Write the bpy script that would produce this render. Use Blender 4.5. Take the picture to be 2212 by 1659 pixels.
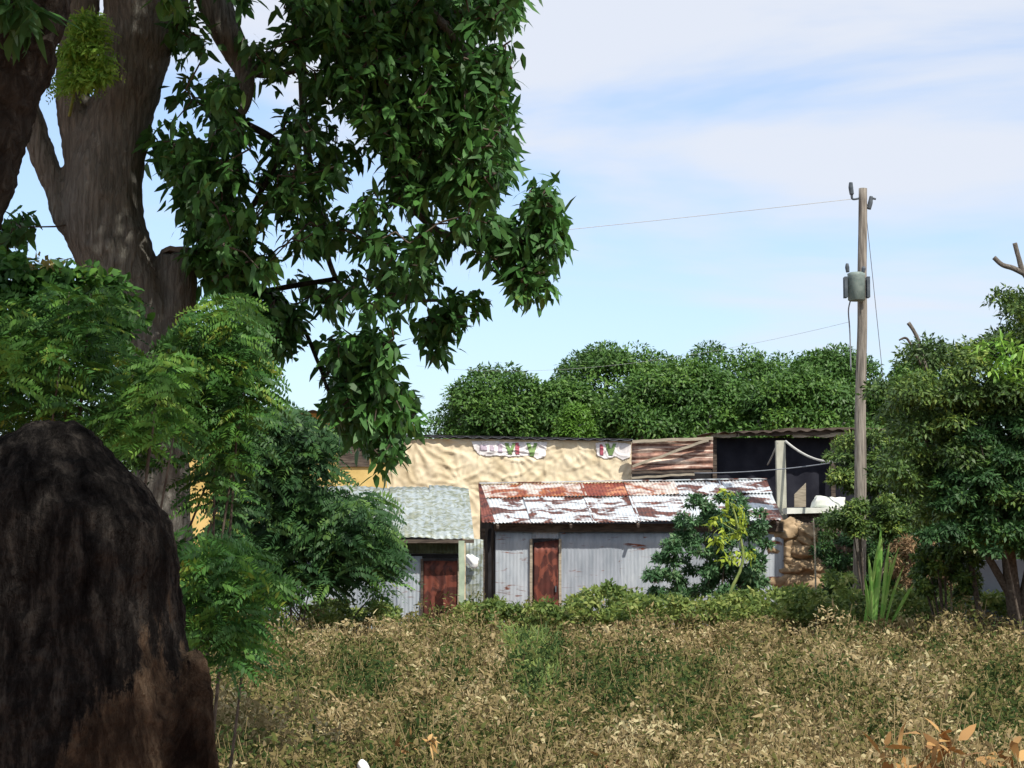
import bpy, bmesh, math, random
import numpy as np
from mathutils import Vector, noise
R = math.radians
random.seed(7); rng = np.random.default_rng(7)
scene = bpy.context.scene
for o in list(bpy.data.objects): bpy.data.objects.remove(o)
COL = scene.collection

# ------------------------------------------------------------ camera, sky, sun
CAM_Z = 2.2
FX = 4128.0                      # focal length in units of a 2212-wide picture
PITCH = math.atan(320.5/FX)
cam_d = bpy.data.cameras.new('camera'); cam = bpy.data.objects.new('camera', cam_d); COL.objects.link(cam)
cam_d.sensor_width = 36; cam_d.lens = 36*FX/2212; cam_d.clip_end = 3000; cam_d.clip_start = 0.1
cam.location = (0, 0, CAM_Z); cam.rotation_euler = (math.pi/2+PITCH, 0, 0)
scene.camera = cam
SUN_EL, SUN_AZ = R(51), R(33)   # azimuth of the sun behind the camera, to the right
sun_dir = Vector((math.sin(SUN_AZ)*math.cos(SUN_EL), -math.cos(SUN_AZ)*math.cos(SUN_EL), math.sin(SUN_EL)))
sd = bpy.data.lights.new('sun', 'SUN'); sd.energy = 3.9; sd.angle = R(0.6); sd.color = (1.0, 0.93, 0.82)
so = bpy.data.objects.new('sun', sd); COL.objects.link(so)
so.rotation_euler = sun_dir.to_track_quat('Z', 'Y').to_euler(); so.location = (0, 0, 60)
world = bpy.data.worlds.new('World'); scene.world = world; world.use_nodes = True
nt = world.node_tree; nt.nodes.clear(); N = nt.nodes.new; L = nt.links.new
wo = N('ShaderNodeOutputWorld'); bg = N('ShaderNodeBackground'); bg.inputs[1].default_value = 0.15
sky = N('ShaderNodeTexSky'); sky.sky_type = 'NISHITA'; sky.sun_disc = False
sky.sun_elevation = SUN_EL; sky.sun_rotation = math.atan2(sun_dir.x, sun_dir.y); sky.air_density = 1.0; sky.dust_density = 1.2; sky.ozone_density = 1.5
tc = N('ShaderNodeTexCoord'); mp = N('ShaderNodeMapping'); mp.inputs['Scale'].default_value = (1.6, 1.6, 9.0); mp.inputs['Rotation'].default_value = (0, R(-8), 0); mp.inputs['Location'].default_value = (0.4, 0, 0.87)
nz = N('ShaderNodeTexNoise'); nz.inputs['Scale'].default_value = 1.7; nz.inputs['Detail'].default_value = 6; nz.inputs['Roughness'].default_value = .5; nz.inputs['Distortion'].default_value = .35
sep = N('ShaderNodeSeparateXYZ'); up = N('ShaderNodeMapRange'); up.inputs[1].default_value = .06; up.inputs[2].default_value = .26; up.inputs[3].default_value = -.16; up.inputs[4].default_value = .17
add = N('ShaderNodeMath'); add.operation = 'ADD'; rp = N('ShaderNodeMapRange'); rp.interpolation_type = 'SMOOTHSTEP'
rp.inputs[1].default_value = .40; rp.inputs[2].default_value = .62; rp.inputs[3].default_value = 0.24; rp.inputs[4].default_value = .93
mx = N('ShaderNodeMix'); mx.data_type = 'RGBA'; mx.inputs[7].default_value = (3.95, 4.15, 4.6, 1)
tint = N('ShaderNodeMix'); tint.data_type = 'RGBA'; tint.blend_type = 'MULTIPLY'; tint.inputs[0].default_value = 1; tint.inputs[7].default_value = (.82, .92, 1.04, 1)
L(tc.outputs['Generated'], mp.inputs[0]); L(mp.outputs[0], nz.inputs[0]); L(tc.outputs['Generated'], sep.inputs[0]); L(sep.outputs[2], up.inputs[0])
L(nz.outputs[0], add.inputs[0]); L(up.outputs[0], add.inputs[1]); L(add.outputs[0], rp.inputs[0]); L(rp.outputs[0], mx.inputs[0])
L(sky.outputs[0], tint.inputs[6]); L(tint.outputs[2], mx.inputs[6]); L(mx.outputs[2], bg.inputs[0]); L(bg.outputs[0], wo.inputs[0])
scene.view_settings.view_transform = 'Standard'; scene.view_settings.look = 'None'; scene.view_settings.gamma = 1; scene.view_settings.exposure = 0.45
scene.render.engine = 'CYCLES'; scene.render.resolution_x = 1024; scene.render.resolution_y = 768

cp, sp = math.cos(PITCH), math.sin(PITCH)
def P(px, py, D):
    """world point at ground distance D that the photograph shows at (px, py) of a 2212 x 1659 picture"""
    a = (px-1106)/FX; b = (829.5-py)/FX
    y = cp - b*sp; z = sp + b*cp
    return Vector((a*D/y, D, CAM_Z + z*D/y))
def PX(D): return D/FX           # metres per picture unit at distance D

# ------------------------------------------------------------ materials
def mat(name, rough=.9, spec=.2):
    m = bpy.data.materials.new(name); m.use_nodes = True; b = m.node_tree.nodes['Principled BSDF']
    b.inputs['Roughness'].default_value = rough; b.inputs['Specular IOR Level'].default_value = spec
    return m, m.node_tree, b
def ramp(t, stops, interp='LINEAR'):
    r = t.nodes.new('ShaderNodeValToRGB'); cr = r.color_ramp; cr.interpolation = interp
    while len(cr.elements) < len(stops): cr.elements.new(.5)
    for e, (p, c) in zip(cr.elements, stops): e.position = p; e.color = (*c, 1)
    return r
def noise_n(t, scale, sc=(1, 1, 1), detail=5, rough=.55, dist=0., loc=(0, 0, 0), coord='Object', rot=(0, 0, 0)):
    tc = t.nodes.new('ShaderNodeTexCoord'); mp = t.nodes.new('ShaderNodeMapping'); n = t.nodes.new('ShaderNodeTexNoise')
    mp.inputs['Scale'].default_value = sc; mp.inputs['Location'].default_value = loc; mp.inputs['Rotation'].default_value = rot
    n.inputs['Scale'].default_value = scale; n.inputs['Detail'].default_value = detail; n.inputs['Roughness'].default_value = rough; n.inputs['Distortion'].default_value = dist
    t.links.new(tc.outputs[coord], mp.inputs[0]); t.links.new(mp.outputs[0], n.inputs[0]); return n
def bump(t, b, src, strength=.5, dist=.02):
    bp = t.nodes.new('ShaderNodeBump'); bp.inputs['Strength'].default_value = strength; bp.inputs['Distance'].default_value = dist
    t.links.new(src, bp.inputs['Height']); t.links.new(bp.outputs[0], b.inputs['Normal'])
def mixc(t, fac, a, b):
    m = t.nodes.new('ShaderNodeMix'); m.data_type = 'RGBA'
    for v, s in ((fac, m.inputs[0]), (a, m.inputs[6]), (b, m.inputs[7])):
        if isinstance(v, (tuple, float, int)): s.default_value = (*v, 1) if isinstance(v, tuple) else v
        else: t.links.new(v, s)
    return m.outputs[2]
def leaf_mat(name, stops, transl=.25, rough=.5, interp='LINEAR', spec=.35):
    m, t, b = mat(name, rough, spec)
    a = t.nodes.new('ShaderNodeAttribute'); a.attribute_name = 'rnd'
    r = ramp(t, stops, interp); t.links.new(a.outputs['Fac'], r.inputs[0]); t.links.new(r.outputs[0], b.inputs['Base Color'])
    tr = t.nodes.new('ShaderNodeBsdfTranslucent'); t.links.new(r.outputs[0], tr.inputs[0])
    ms = t.nodes.new('ShaderNodeMixShader'); ms.inputs[0].default_value = transl
    t.links.new(b.outputs[0], ms.inputs[1]); t.links.new(tr.outputs[0], ms.inputs[2]); t.links.new(ms.outputs[0], t.nodes['Material Output'].inputs[0])
    return m
def simple(name, c1, c2, scale=6, sc=(1, 1, 1), rough=.85, bs=.3, bd=.01, spec=.2, metal=0, p=(.35, .65), **k):
    m, t, b = mat(name, rough, spec); n = noise_n(t, scale, sc, **k); r = ramp(t, [(p[0], c1), (p[1], c2)])
    t.links.new(n.outputs[0], r.inputs[0]); t.links.new(r.outputs[0], b.inputs['Base Color']); b.inputs['Metallic'].default_value = metal
    if bs: bump(t, b, n.outputs[0], bs, bd)
    return m

M = {}
M['mango'] = leaf_mat('mango_leaf', [(0, (.028, .08, .024)), (.5, (.055, .155, .038)), (.88, (.09, .24, .05)), (1, (.17, .25, .06))], .3, .5)
M['pinnate'] = leaf_mat('pinnate_leaf', [(0, (.03, .095, .022)), (.55, (.06, .17, .035)), (.85, (.12, .27, .04)), (1, (.25, .30, .045))], .32, .55)
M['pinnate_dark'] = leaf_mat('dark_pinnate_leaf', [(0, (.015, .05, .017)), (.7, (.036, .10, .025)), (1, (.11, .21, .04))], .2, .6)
M['pinnate_light'] = leaf_mat('light_pinnate_leaf', [(0, (.06, .17, .03)), (.7, (.11, .27, .04)), (1, (.2, .33, .05))], .32, .55)
M['croton'] = leaf_mat('yellow_leaf', [(0, (.2, .19, .05)), (1, (.42, .34, .11))], .25, .5)
M['bright'] = leaf_mat('bright_leaf', [(0, (.12, .32, .05)), (1, (.36, .56, .10))], .35, .5)
M['far'] = leaf_mat('far_mango_leaf', [(0, (.034, .09, .02)), (.6, (.07, .16, .028)), (1, (.13, .24, .036))], .2, .5)
M['far_bright'] = leaf_mat('far_bright_leaf', [(0, (.07, .17, .02)), (1, (.13, .26, .035))], .2, .5)
M['olive'] = leaf_mat('olive_leaf', [(0, (.03, .065, .02)), (.5, (.07, .135, .03)), (.8, (.15, .23, .045)), (1, (.27, .33, .06))], .25, .5)
M['sapling'] = leaf_mat('yellow_green_leaf', [(0, (.25, .36, .03)), (1, (.52, .6, .09))], .35, .5)
M['bluegreen'] = leaf_mat('blue_green_leaf', [(0, (.04, .10, .04)), (.7, (.08, .18, .07)), (1, (.24, .34, .17))], .2, .5)
M['blade'] = leaf_mat('blade_leaf', [(0, (.18, .42, .08)), (1, (.4, .6, .18))], .3, .5)
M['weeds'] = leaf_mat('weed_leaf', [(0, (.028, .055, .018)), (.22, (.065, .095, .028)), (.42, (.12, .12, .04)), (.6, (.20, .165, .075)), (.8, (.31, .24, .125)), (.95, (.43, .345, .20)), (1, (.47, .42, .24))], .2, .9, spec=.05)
M['green_weeds'] = leaf_mat('green_weed_leaf', [(0, (.05, .10, .025)), (.35, (.12, .19, .045)), (.7, (.23, .30, .07)), (.92, (.40, .42, .14)), (1, (.5, .5, .28))], .38, .6)
M['drystalk'] = simple('dry_stalk', (.22, .17, .08), (.36, .29, .15), 9, bs=0)
M['twig'] = simple('twig_bark', (.05, .04, .032), (.12, .10, .08), 20, bs=.2)
M['greenstem'] = simple('green_stem', (.14, .2, .06), (.25, .3, .1), 9, bs=0)

def bark(name, c1, c2, c3, sc=(11, 11, 1.3), bs=1.0, bd=.06):
    m, t, b = mat(name, .95, .1)
    n = noise_n(t, 3.2, sc, 8, .65, .8); n2 = noise_n(t, 1.6, (1, 1, 1), 4)
    r = ramp(t, [(.40, c1), (.50, c2), (.62, c3)]); t.links.new(n.outputs[0], r.inputs[0])  # furrow shade painted into the colour, where bump alone shows weakly
    c = mixc(t, n2.outputs[0], r.outputs[0], c2); t.links.new(c, b.inputs['Base Color'])
    bump(t, b, n.outputs[0], bs, bd); return m
M['bark'] = bark('grey_brown_bark', (.07, .07, .062), (.19, .187, .168), (.32, .315, .285))
M['bark_dark'] = bark('dark_bark', (.010, .009, .008), (.032, .028, .024), (.075, .068, .06), (5, 5, 3), 1, .06)
M['dead'] = bark('dead_wood', (.10, .09, .08), (.2, .18, .16), (.3, .28, .25))
def charred():
    m, t, b = mat('charred_wood', 1.0, .02)
    n = noise_n(t, 2.2, (3, 3, 1.6), 9, .68, .5); n2 = noise_n(t, 1.0, (1.6, 1.6, .8), 5, .6, .8, (3.3, 1, 4.1)); n3 = noise_n(t, 24, (1, 1, .35), 6, .7)
    n4 = noise_n(t, 9, (2.2, 2.2, .5), 9, .75, .3, (1, 7, 2))
    black = ramp(t, [(.36, (.006, .0055, .0055)), (.5, (.022, .020, .019)), (.64, (.075, .066, .058))]); t.links.new(n4.outputs[0], black.inputs[0])
    brown = ramp(t, [(.38, (.016, .011, .009)), (.5, (.06, .042, .030)), (.64, (.19, .135, .09))]); t.links.new(n.outputs[0], brown.inputs[0])
    tc = t.nodes.new('ShaderNodeTexCoord'); sx = t.nodes.new('ShaderNodeSeparateXYZ'); t.links.new(tc.outputs['Object'], sx.inputs[0])
    # unburnt wood low down and on the right flank: wear with a shape of its own
    f = t.nodes.new('ShaderNodeMath'); f.operation = 'MULTIPLY_ADD'; t.links.new(sx.outputs[0], f.inputs[0]); f.inputs[1].default_value = 1.0; t.links.new(n2.outputs[0], f.inputs[2])
    g = t.nodes.new('ShaderNodeMath'); g.operation = 'MULTIPLY_ADD'; t.links.new(sx.outputs[2], g.inputs[0]); g.inputs[1].default_value = -.62; t.links.new(f.outputs[0], g.inputs[2])
    mr = t.nodes.new('ShaderNodeMapRange'); mr.inputs[1].default_value = .02; mr.inputs[2].default_value = .10
    h4 = t.nodes.new('ShaderNodeMath'); h4.operation = 'MULTIPLY_ADD'; t.links.new(n4.outputs[0], h4.inputs[0]); h4.inputs[1].default_value = .75; t.links.new(g.outputs[0], h4.inputs[2]); t.links.new(h4.outputs[0], mr.inputs[0])
    t.links.new(mixc(t, mr.outputs[0], black.outputs[0], brown.outputs[0]), b.inputs['Base Color'])
    ad = t.nodes.new('ShaderNodeMath'); ad.operation = 'MULTIPLY_ADD'; t.links.new(n3.outputs[0], ad.inputs[0]); ad.inputs[1].default_value = 1.1; t.links.new(n.outputs[0], ad.inputs[2])
    bump(t, b, ad.outputs[0], 1, .09); return m
M['char'] = charred()
def soil():
    m, t, b = mat('red_soil', .95, .1)
    n = noise_n(t, 1.3, (1, 1, 1), 8, .6); n2 = noise_n(t, .08, (1, 1, 1), 4)
    r = ramp(t, [(.3, (.13, .06, .032)), (.5, (.28, .135, .07)), (.7, (.42, .24, .14))]); t.links.new(n.outputs[0], r.inputs[0])
    r2 = ramp(t, [(.3, (.2, .17, .08)), (.7, (.11, .14, .05))]); t.links.new(n.outputs[0], r2.inputs[0])
    tc = t.nodes.new('ShaderNodeTexCoord'); s = t.nodes.new('ShaderNodeSeparateXYZ'); t.links.new(tc.outputs['Object'], s.inputs[0])
    mr = t.nodes.new('ShaderNodeMapRange'); mr.inputs[1].default_value = 50; mr.inputs[2].default_value = 90; t.links.new(s.outputs[1], mr.inputs[0])
    t.links.new(mixc(t, mr.outputs[0], r.outputs[0], r2.outputs[0]), b.inputs['Base Color']); bump(t, b, n.outputs[0], .7, .05); return m
M['soil'] = soil()
def galv(name, base1, base2, rust=.5, loc=(0, 0, 0), sc=(1.2, 1, 6), rust_c=((.28, .085, .04), (.12, .038, .022)), nscale=1.6, edge=.035, dist=.9, dirt=.0):
    """galvanised sheet with rust blotches; rust = share of the sheet rusted"""
    m, t, b = mat(name, .55, .3)
    n = noise_n(t, nscale, sc, 6, .55, dist, loc); n2 = noise_n(t, 2.5, (3, 3, .7), 5, .6, .2, loc); n3 = noise_n(t, 7, (1, 1, 1), 4, .6, 0, loc)
    base = ramp(t, [(.35, base1), (.65, base2)]); t.links.new(n2.outputs[0], base.inputs[0])
    rc = ramp(t, [(.35, rust_c[0]), (.6, rust_c[1])]); t.links.new(n3.outputs[0], rc.inputs[0])
    mr = t.nodes.new('ShaderNodeMapRange'); th = .68-.36*rust; mr.inputs[1].default_value = th-edge; mr.inputs[2].default_value = th+edge; t.links.new(n.outputs[0], mr.inputs[0])
    t.links.new(mixc(t, mr.outputs[0], base.outputs[0], rc.outputs[0]), b.inputs['Base Color'])
    b.inputs['Metallic'].default_value = .15; bump(t, b, n3.outputs[0], .25, .01); return m
M['wall_galv'] = galv('grey_galvanised_sheet', (.27, .31, .36), (.38, .42, .48), .02)
M['wall_galv2'] = galv('pale_galvanised_sheet', (.34, .385, .44), (.46, .51, .56), .08, (3, 2, 1))
M['rust_door'] = galv('red_rusted_sheet', (.16, .045, .032), (.22, .07, .045), .5, (1, 5, 2), (3, 3, 2), ((.10, .03, .024), (.06, .022, .018)))
M['roof_w'] = [galv('zinc_roof_rust_streaked', (.44, .49, .53), (.64, .67, .69), .44, (i*2.3, i, i*3.1), (1.25, .3, 6.2), ((.17, .06, .04), (.075, .04, .036)), 1.5, .03, .7) for i in range(5)]
M['roof_o'] = galv('zinc_roof_half_rusted', (.45, .38, .32), (.62, .60, .58), .5, (9, 1, 4), (.9, .2, 3.), ((.40, .15, .06), (.2, .05, .03)), 1.5, .04, 1.2)
M['roof_r'] = galv('zinc_roof_fully_rusted', (.5, .22, .12), (.55, .26, .14), .8, (2, 7, 4), (1, 1, 2), ((.3, .075, .04), (.16, .04, .03)))
M['roof_old'] = galv('faded_grey_roof', (.27, .32, .34), (.40, .45, .46), .50, (4, 2, 8), (2.2, 1.5, 3.5), ((.14, .165, .12), (.25, .27, .21)), 2.6, .07, 1.6)
M['rusty_horiz'] = galv('brown_rusted_sheet', (.46, .35, .29), (.66, .55, .47), .56, (5, 0, 2), (.5, .5, 7), ((.34, .19, .14), (.15, .075, .06)), 1.8, .05, 1.2)
M['wood_dark'] = simple('dark_weathered_wood', (.045, .035, .03), (.13, .105, .085), 5, (1, 1, 6), .9)
M['wood_pale'] = simple('pale_weathered_wood', (.25, .22, .17), (.42, .37, .29), 5, (1, 1, 6), .9)
M['wood_pole'] = simple('pole_wood', (.12, .108, .095), (.31, .285, .245), 4, (6, 6, .5), .9, .8, .02, detail=8)
M['moss_board'] = simple('mossy_board', (.05, .06, .04), (.12, .14, .09), 4)
M['concrete'] = simple('pale_concrete', (.36, .36, .30), (.50, .50, .42), 5, (1, 1, .4), .9)
M['white'] = simple('white_paint', (.62, .66, .6), (.82, .84, .8), 4, bs=.1)
M['white_cloth'] = simple('white_plastic', (.72, .74, .74), (.85, .86, .86), 6, bs=.1)
M['green_post'] = simple('pale_green_post', (.28, .35, .27), (.42, .5, .38), 6)
M['black_net'] = simple('black_shade_net', (.012, .013, .022), (.024, .026, .038), 3, (1, 1, 1), .8, .4, .03)
M['black'] = simple('black_sheeting_and_shade', (.012, .012, .014), (.03, .03, .034), 4)  # also paints the shade of the unlit side wall and the gaps
M['metal_grey'] = simple('grey_green_metal', (.14, .19, .18), (.24, .30, .28), 6, rough=.5)
M['metal_dark'] = simple('dark_metal', (.05, .065, .08), (.10, .12, .14), 8, rough=.5)
M['cable'] = simple('cable', (.20, .22, .26), (.25, .27, .3), 8, bs=0)
M['hose'] = simple('pale_rope', (.4, .4, .38), (.5, .5, .47), 8, bs=0)
M['tarp'] = simple('tan_tarpaulin', (.52, .385, .205), (.68, .53, .31), 2.2, (1, 1, 1), .6, .35, .03, .3, detail=7, rough2=None) if False else simple('tan_tarpaulin', (.60, .50, .33), (.78, .68, .50), 2.2, (1, 1, 1), .6, .35, .03, .3)
M['yellow_wall'] = simple('yellow_wall_paint', (.52, .37, .13), (.68, .50, .20), 2.5, (1, 1, 1), .9, .2, .02)
M['print_white'] = simple('print_white', (.78, .75, .76), (.88, .86, .86), 7, bs=.1)
M['print_red'] = simple('print_red', (.36, .09, .13), (.46, .14, .17), 5, bs=.1)
M['print_green'] = simple('print_green', (.16, .28, .10), (.28, .4, .17), 5, bs=.1)
M['print_lilac'] = simple('print_lilac', (.40, .33, .42), (.55, .48, .55), 30, bs=.1)
M['sack'] = simple('tan_sacking', (.24, .17, .10), (.48, .36, .23), 3, (1, 1, 2), .9, .6, .03)
M['plaster'] = simple('grey_blue_plaster', (.22, .25, .31), (.33, .36, .42), 1.5, (1, 1, 1), .9, .2, .02)
M['leaf_litter'] = leaf_mat('dead_leaf', [(0, (.20, .10, .04)), (.6, (.44, .26, .09)), (1, (.62, .43, .2))], .1, .7)
M['brown'] = leaf_mat('withered_leaf', [(0, (.10, .07, .035)), (.6, (.24, .15, .075)), (.85, (.36, .24, .13)), (1, (.14, .19, .05))], .15, .8)
M['cut'] = simple('weathered_cut_wood', (.10, .085, .07), (.22, .19, .16), 6, (1, 1, 1), .95, .6, .02)

# ------------------------------------------------------------ object helpers
def link(name, me, m=None, parent=None, smooth=False):
    o = bpy.data.objects.new(name, me); COL.objects.link(o)
    if m is not None: me.materials.append(m)
    if smooth: me.polygons.foreach_set('use_smooth', [True]*len(me.polygons))
    if parent is not None:
        o.parent = parent; o.matrix_parent_inverse = parent.matrix_world.inverted() if False else o.matrix_parent_inverse
        o.location = -Vector(parent.location) if parent.parent is None else (0, 0, 0)
    return o
def thing(name, label, cat, loc, group=None):
    o = bpy.data.objects.new(name, None); COL.objects.link(o); o.location = loc; o.empty_display_size = .2
    o['label'] = label; o['category'] = cat
    if group: o['group'] = group
    return o
def tag(o, label=None, cat=None, group=None, kind=None):
    for k, v in (('label', label), ('category', cat), ('group', group), ('kind', kind)):
        if v: o[k] = v
    return o
def pat_mesh(name, V, faces, rnd=None):
    """V: (n, k, 3) copies of one small pattern with the given faces"""
    n, k, _ = V.shape; me = bpy.data.meshes.new(name)
    me.vertices.add(n*k); me.vertices.foreach_set('co', V.reshape(-1).astype(np.float32))
    fl = np.concatenate([np.array(f) for f in faces]); tot = np.array([len(f) for f in faces]); st = np.concatenate([[0], np.cumsum(tot)[:-1]])
    nl = len(fl)
    loops = (fl[None, :] + (np.arange(n)*k)[:, None]).reshape(-1); me.loops.add(n*nl); me.loops.foreach_set('vertex_index', loops.astype(np.int32))
    me.polygons.add(n*len(faces)); me.polygons.foreach_set('loop_start', (st[None, :]+(np.arange(n)*nl)[:, None]).reshape(-1).astype(np.int32))
    try: me.polygons.foreach_set('loop_total', np.tile(tot, n).astype(np.int32))
    except Exception: pass
    me.update(calc_edges=True)
    if rnd is not None:
        a = me.attributes.new('rnd', 'FLOAT', 'FACE'); a.data.foreach_set('value', np.repeat(np.clip(rnd, 0, 1), len(faces)).astype(np.float32))
    return me
def unit(v): return v/np.maximum(np.linalg.norm(v, axis=-1, keepdims=True), 1e-9)
LEAF6 = [(0, 2, 1), (1, 2, 4, 3), (3, 4, 5)]
def leaves6(pos, d, n, Ln, W, bend):
    d = unit(d); s = unit(np.cross(d, n)); n = np.cross(s, d)
    Ln = Ln[:, None]; W = W[:, None]; bend = bend[:, None]
    def pt(t, w): return pos + d*Ln*t - n*bend*Ln*t*t + s*W*w
    return np.stack([pt(0, 0), pt(.3, -.5), pt(.3, .5), pt(.72, -.34), pt(.72, .34), pt(1, 0)], 1)
LEAF4 = [(0, 2, 1), (1, 2, 3)]
def leaves4(pos, d, n, Ln, W, bend):
    d = unit(d); s = unit(np.cross(d, n)); n = np.cross(s, d)
    Ln = Ln[:, None]; W = W[:, None]; bend = bend[:, None]
    def pt(t, w): return pos + d*Ln*t - n*bend*Ln*t*t + s*W*w
    return np.stack([pt(0, 0), pt(.45, -.5), pt(.45, .5), pt(1, 0)], 1)
def rnd_dirs(n): return unit(rng.normal(size=(n, 3)))
def in_poly(x, y, poly):
    p = np.array(poly, float); ins = np.zeros(len(x), bool); j = len(p)-1
    for i in range(len(p)):
        c = ((p[i, 1] > y) != (p[j, 1] > y)) & (x < (p[j, 0]-p[i, 0])*(y-p[i, 1])/(p[j, 1]-p[i, 1]+1e-12)+p[i, 0]); ins ^= c; j = i
    return ins
def sample_poly(poly, n, gaps=(), pad=0):
    p = np.array(poly, float); out = []
    while len(out) < n:
        x = rng.uniform(p[:, 0].min(), p[:, 0].max(), n*3); y = rng.uniform(p[:, 1].min(), p[:, 1].max(), n*3)
        k = in_poly(x, y, poly)
        for (cx, cy, rx, ry, *a) in gaps:
            th = R(a[0]) if a else 0; dx = x-cx; dy = y-cy
            u = dx*math.cos(th)+dy*math.sin(th); v = -dx*math.sin(th)+dy*math.cos(th)
            k &= (u/(rx+pad))**2+(v/(ry+pad))**2 > 1
        out += list(zip(x[k], y[k]))
    return out[:n]
def pts3(pp, D, spread):
    return np.array([tuple(P(x, y, D+rng.uniform(-spread, spread))) for x, y in pp])

def whorls(C, K, Lm, Wm, droop=.45, f6=True, tone=None):
    """tufts of long leaves round each point of C"""
    M_ = len(C); c = np.repeat(C, K, 0); n = len(c); c = c+rng.normal(size=(n, 3))*Lm*.33
    ax = unit(rng.normal(size=(M_, 3))*.6+np.array([0, -.1, .5])); ax = np.repeat(ax, K, 0)
    rad = unit(np.cross(ax, rnd_dirs(n))); d = unit(rad*rng.uniform(.6, 1.1, (n, 1))+ax*rng.uniform(-.2, .9, (n, 1))+np.array([0, 0, -1])*rng.uniform(droop*.4, droop*1.7, (n, 1)))
    nn = unit(np.array([0, 0, 1.])+rng.normal(size=(n, 3))*.5)
    Ln = Lm*rng.uniform(.5, 1.3, n); W = Wm*rng.uniform(.65, 1.3, n); b = rng.uniform(.1, .8, n)
    pos = c + ax*rng.uniform(-.05, .03, (n, 1)) + d*.01
    t = np.repeat(rng.uniform(0, 1, M_) if tone is None else tone, K); r = np.clip(t*.55+rng.uniform(0, .5, n)-.03, 0, 1)
    return (leaves6 if f6 else leaves4)(pos, d, nn, Ln, W, b), r
def fronds(C, Lm, pairs, lf, wf, out=None, droop=.5, tone=None):
    """pinnate leaves: paired leaflets along a drooping midrib"""
    M_ = len(C)
    az = rng.uniform(0, 2*math.pi, M_); h = np.stack([np.cos(az), np.sin(az)*.8-.25, rng.uniform(-.15, .55, M_)], 1)
    if out is not None: h = h*.7+out
    h = unit(h); Ln = Lm*rng.uniform(.65, 1.2, M_)
    side = unit(np.cross(h, np.array([0, -.7, .8])+rng.normal(size=(M_, 3))*.55)); upn = np.cross(side, h)
    t = np.linspace(.15, 1, pairs); Vs = []; rr = []
    tn = rng.uniform(0, 1, M_) if tone is None else tone
    for ti in t:
        base = C + h*(Ln*ti)[:, None] - np.array([0, 0, 1.])*(Ln*droop*ti*ti)[:, None]
        for s in (-1, 1):
            d = side*s + h*.45 + np.array([0, 0, -.25]) + rng.normal(size=(M_, 3))*.12
            sz = lf*(1-.45*abs(ti-.5)*1.6)*rng.uniform(.8, 1.15, M_)
            Vs.append(leaves4(base, d, upn+rng.normal(size=(M_, 3))*.2, sz, sz*wf, np.full(M_, .25))); rr.append(np.clip(tn*.8+rng.uniform(0, .25, M_), 0, 1))
    ribs = []
    return np.concatenate(Vs), np.concatenate(rr)
def lump_leaves(lumps, n, Lm, Wm, droop=.5, shell=.55, f6=False, tonej=.45):
    """leaves spread through a set of (centre, radius) lumps, thickest near each lump's skin"""
    C = np.array([tuple(l[0]) for l in lumps]); r = np.array([l[1] for l in lumps]); w = r**2; idx = rng.choice(len(lumps), n, p=w/w.sum())
    u = rnd_dirs(n); u[:, 2] = np.where(u[:, 2] < -.3, -u[:, 2]*.6, u[:, 2])
    rr = r[idx]*(1-shell*rng.random(n)**1.6); pos = C[idx]+u*rr[:, None]*np.array([1, 1, .85])
    d = unit(u*.8+rng.normal(size=(n, 3))*.6+np.array([0, 0, -droop])); nn = unit(u+np.array([0, 0, .7])+rng.normal(size=(n, 3))*.5)
    tone = rng.uniform(0, 1, len(lumps)); rv = np.clip(tone[idx]*tonej+rng.uniform(0, 1-tonej, n), 0, 1)
    Ln = Lm*rng.uniform(.6, 1.3, n); W = Wm*rng.uniform(.7, 1.2, n); b = rng.uniform(0, .5, n)
    return (leaves6 if f6 else leaves4)(pos, d, nn, Ln, W, b), rv

def tube_bm(bm, pts, rad, sides=10, jag=0., seed=0, cap=True):
    pts = [Vector(p) for p in pts]; rings = []; prev = None
    for i, p in enumerate(pts):
        a = pts[max(i-1, 0)]; b = pts[min(i+1, len(pts)-1)]; t = (b-a).normalized()
        if prev is None: s = t.cross(Vector((0, 1, .01))); s = s if s.length > .1 else t.cross(Vector((1, 0, 0)))
        else: s = prev-t*prev.dot(t)
        s.normalize(); prev = s; q = t.cross(s); ring = []
        for k in range(sides):
            th = 2*math.pi*k/sides; v = s*math.cos(th)+q*math.sin(th); r = rad[i]
            if jag: r *= 1+jag*noise.noise(Vector((v.x*1.7+seed, v.y*1.7, p.length*1.1/(max(rad)*4))))*2
            ring.append(bm.verts.new(p+v*r))
        rings.append(ring)
    for A, B in zip(rings, rings[1:]):
        for k in range(sides): bm.faces.new((A[k], A[(k+1) % sides], B[(k+1) % sides], B[k]))
    if cap: bm.faces.new(rings[0][::-1]); bm.faces.new(rings[-1])
def dense(pts, rad, n=6):
    """smooth a coarse path"""
    out = []; ro = []; pts = [Vector(p) for p in pts]
    for i in range(len(pts)-1):
        p0 = pts[max(i-1, 0)]; p1 = pts[i]; p2 = pts[i+1]; p3 = pts[min(i+2, len(pts)-1)]
        for k in range(n):
            t = k/n; out.append(.5*((2*p1)+(p2-p0)*t+(2*p0-5*p1+4*p2-p3)*t*t+(3*p1-p0-3*p2+p3)*t**3)); ro.append(rad[i]*(1-t)+rad[i+1]*t)
    out.append(pts[-1]); ro.append(rad[-1]); return out, ro
def bm_obj(name, bm, m, parent=None, smooth=False):
    me = bpy.data.meshes.new(name); bmesh.ops.recalc_face_normals(bm, faces=bm.faces); bm.to_mesh(me); bm.free()
    return link(name, me, m, parent, smooth)
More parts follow.
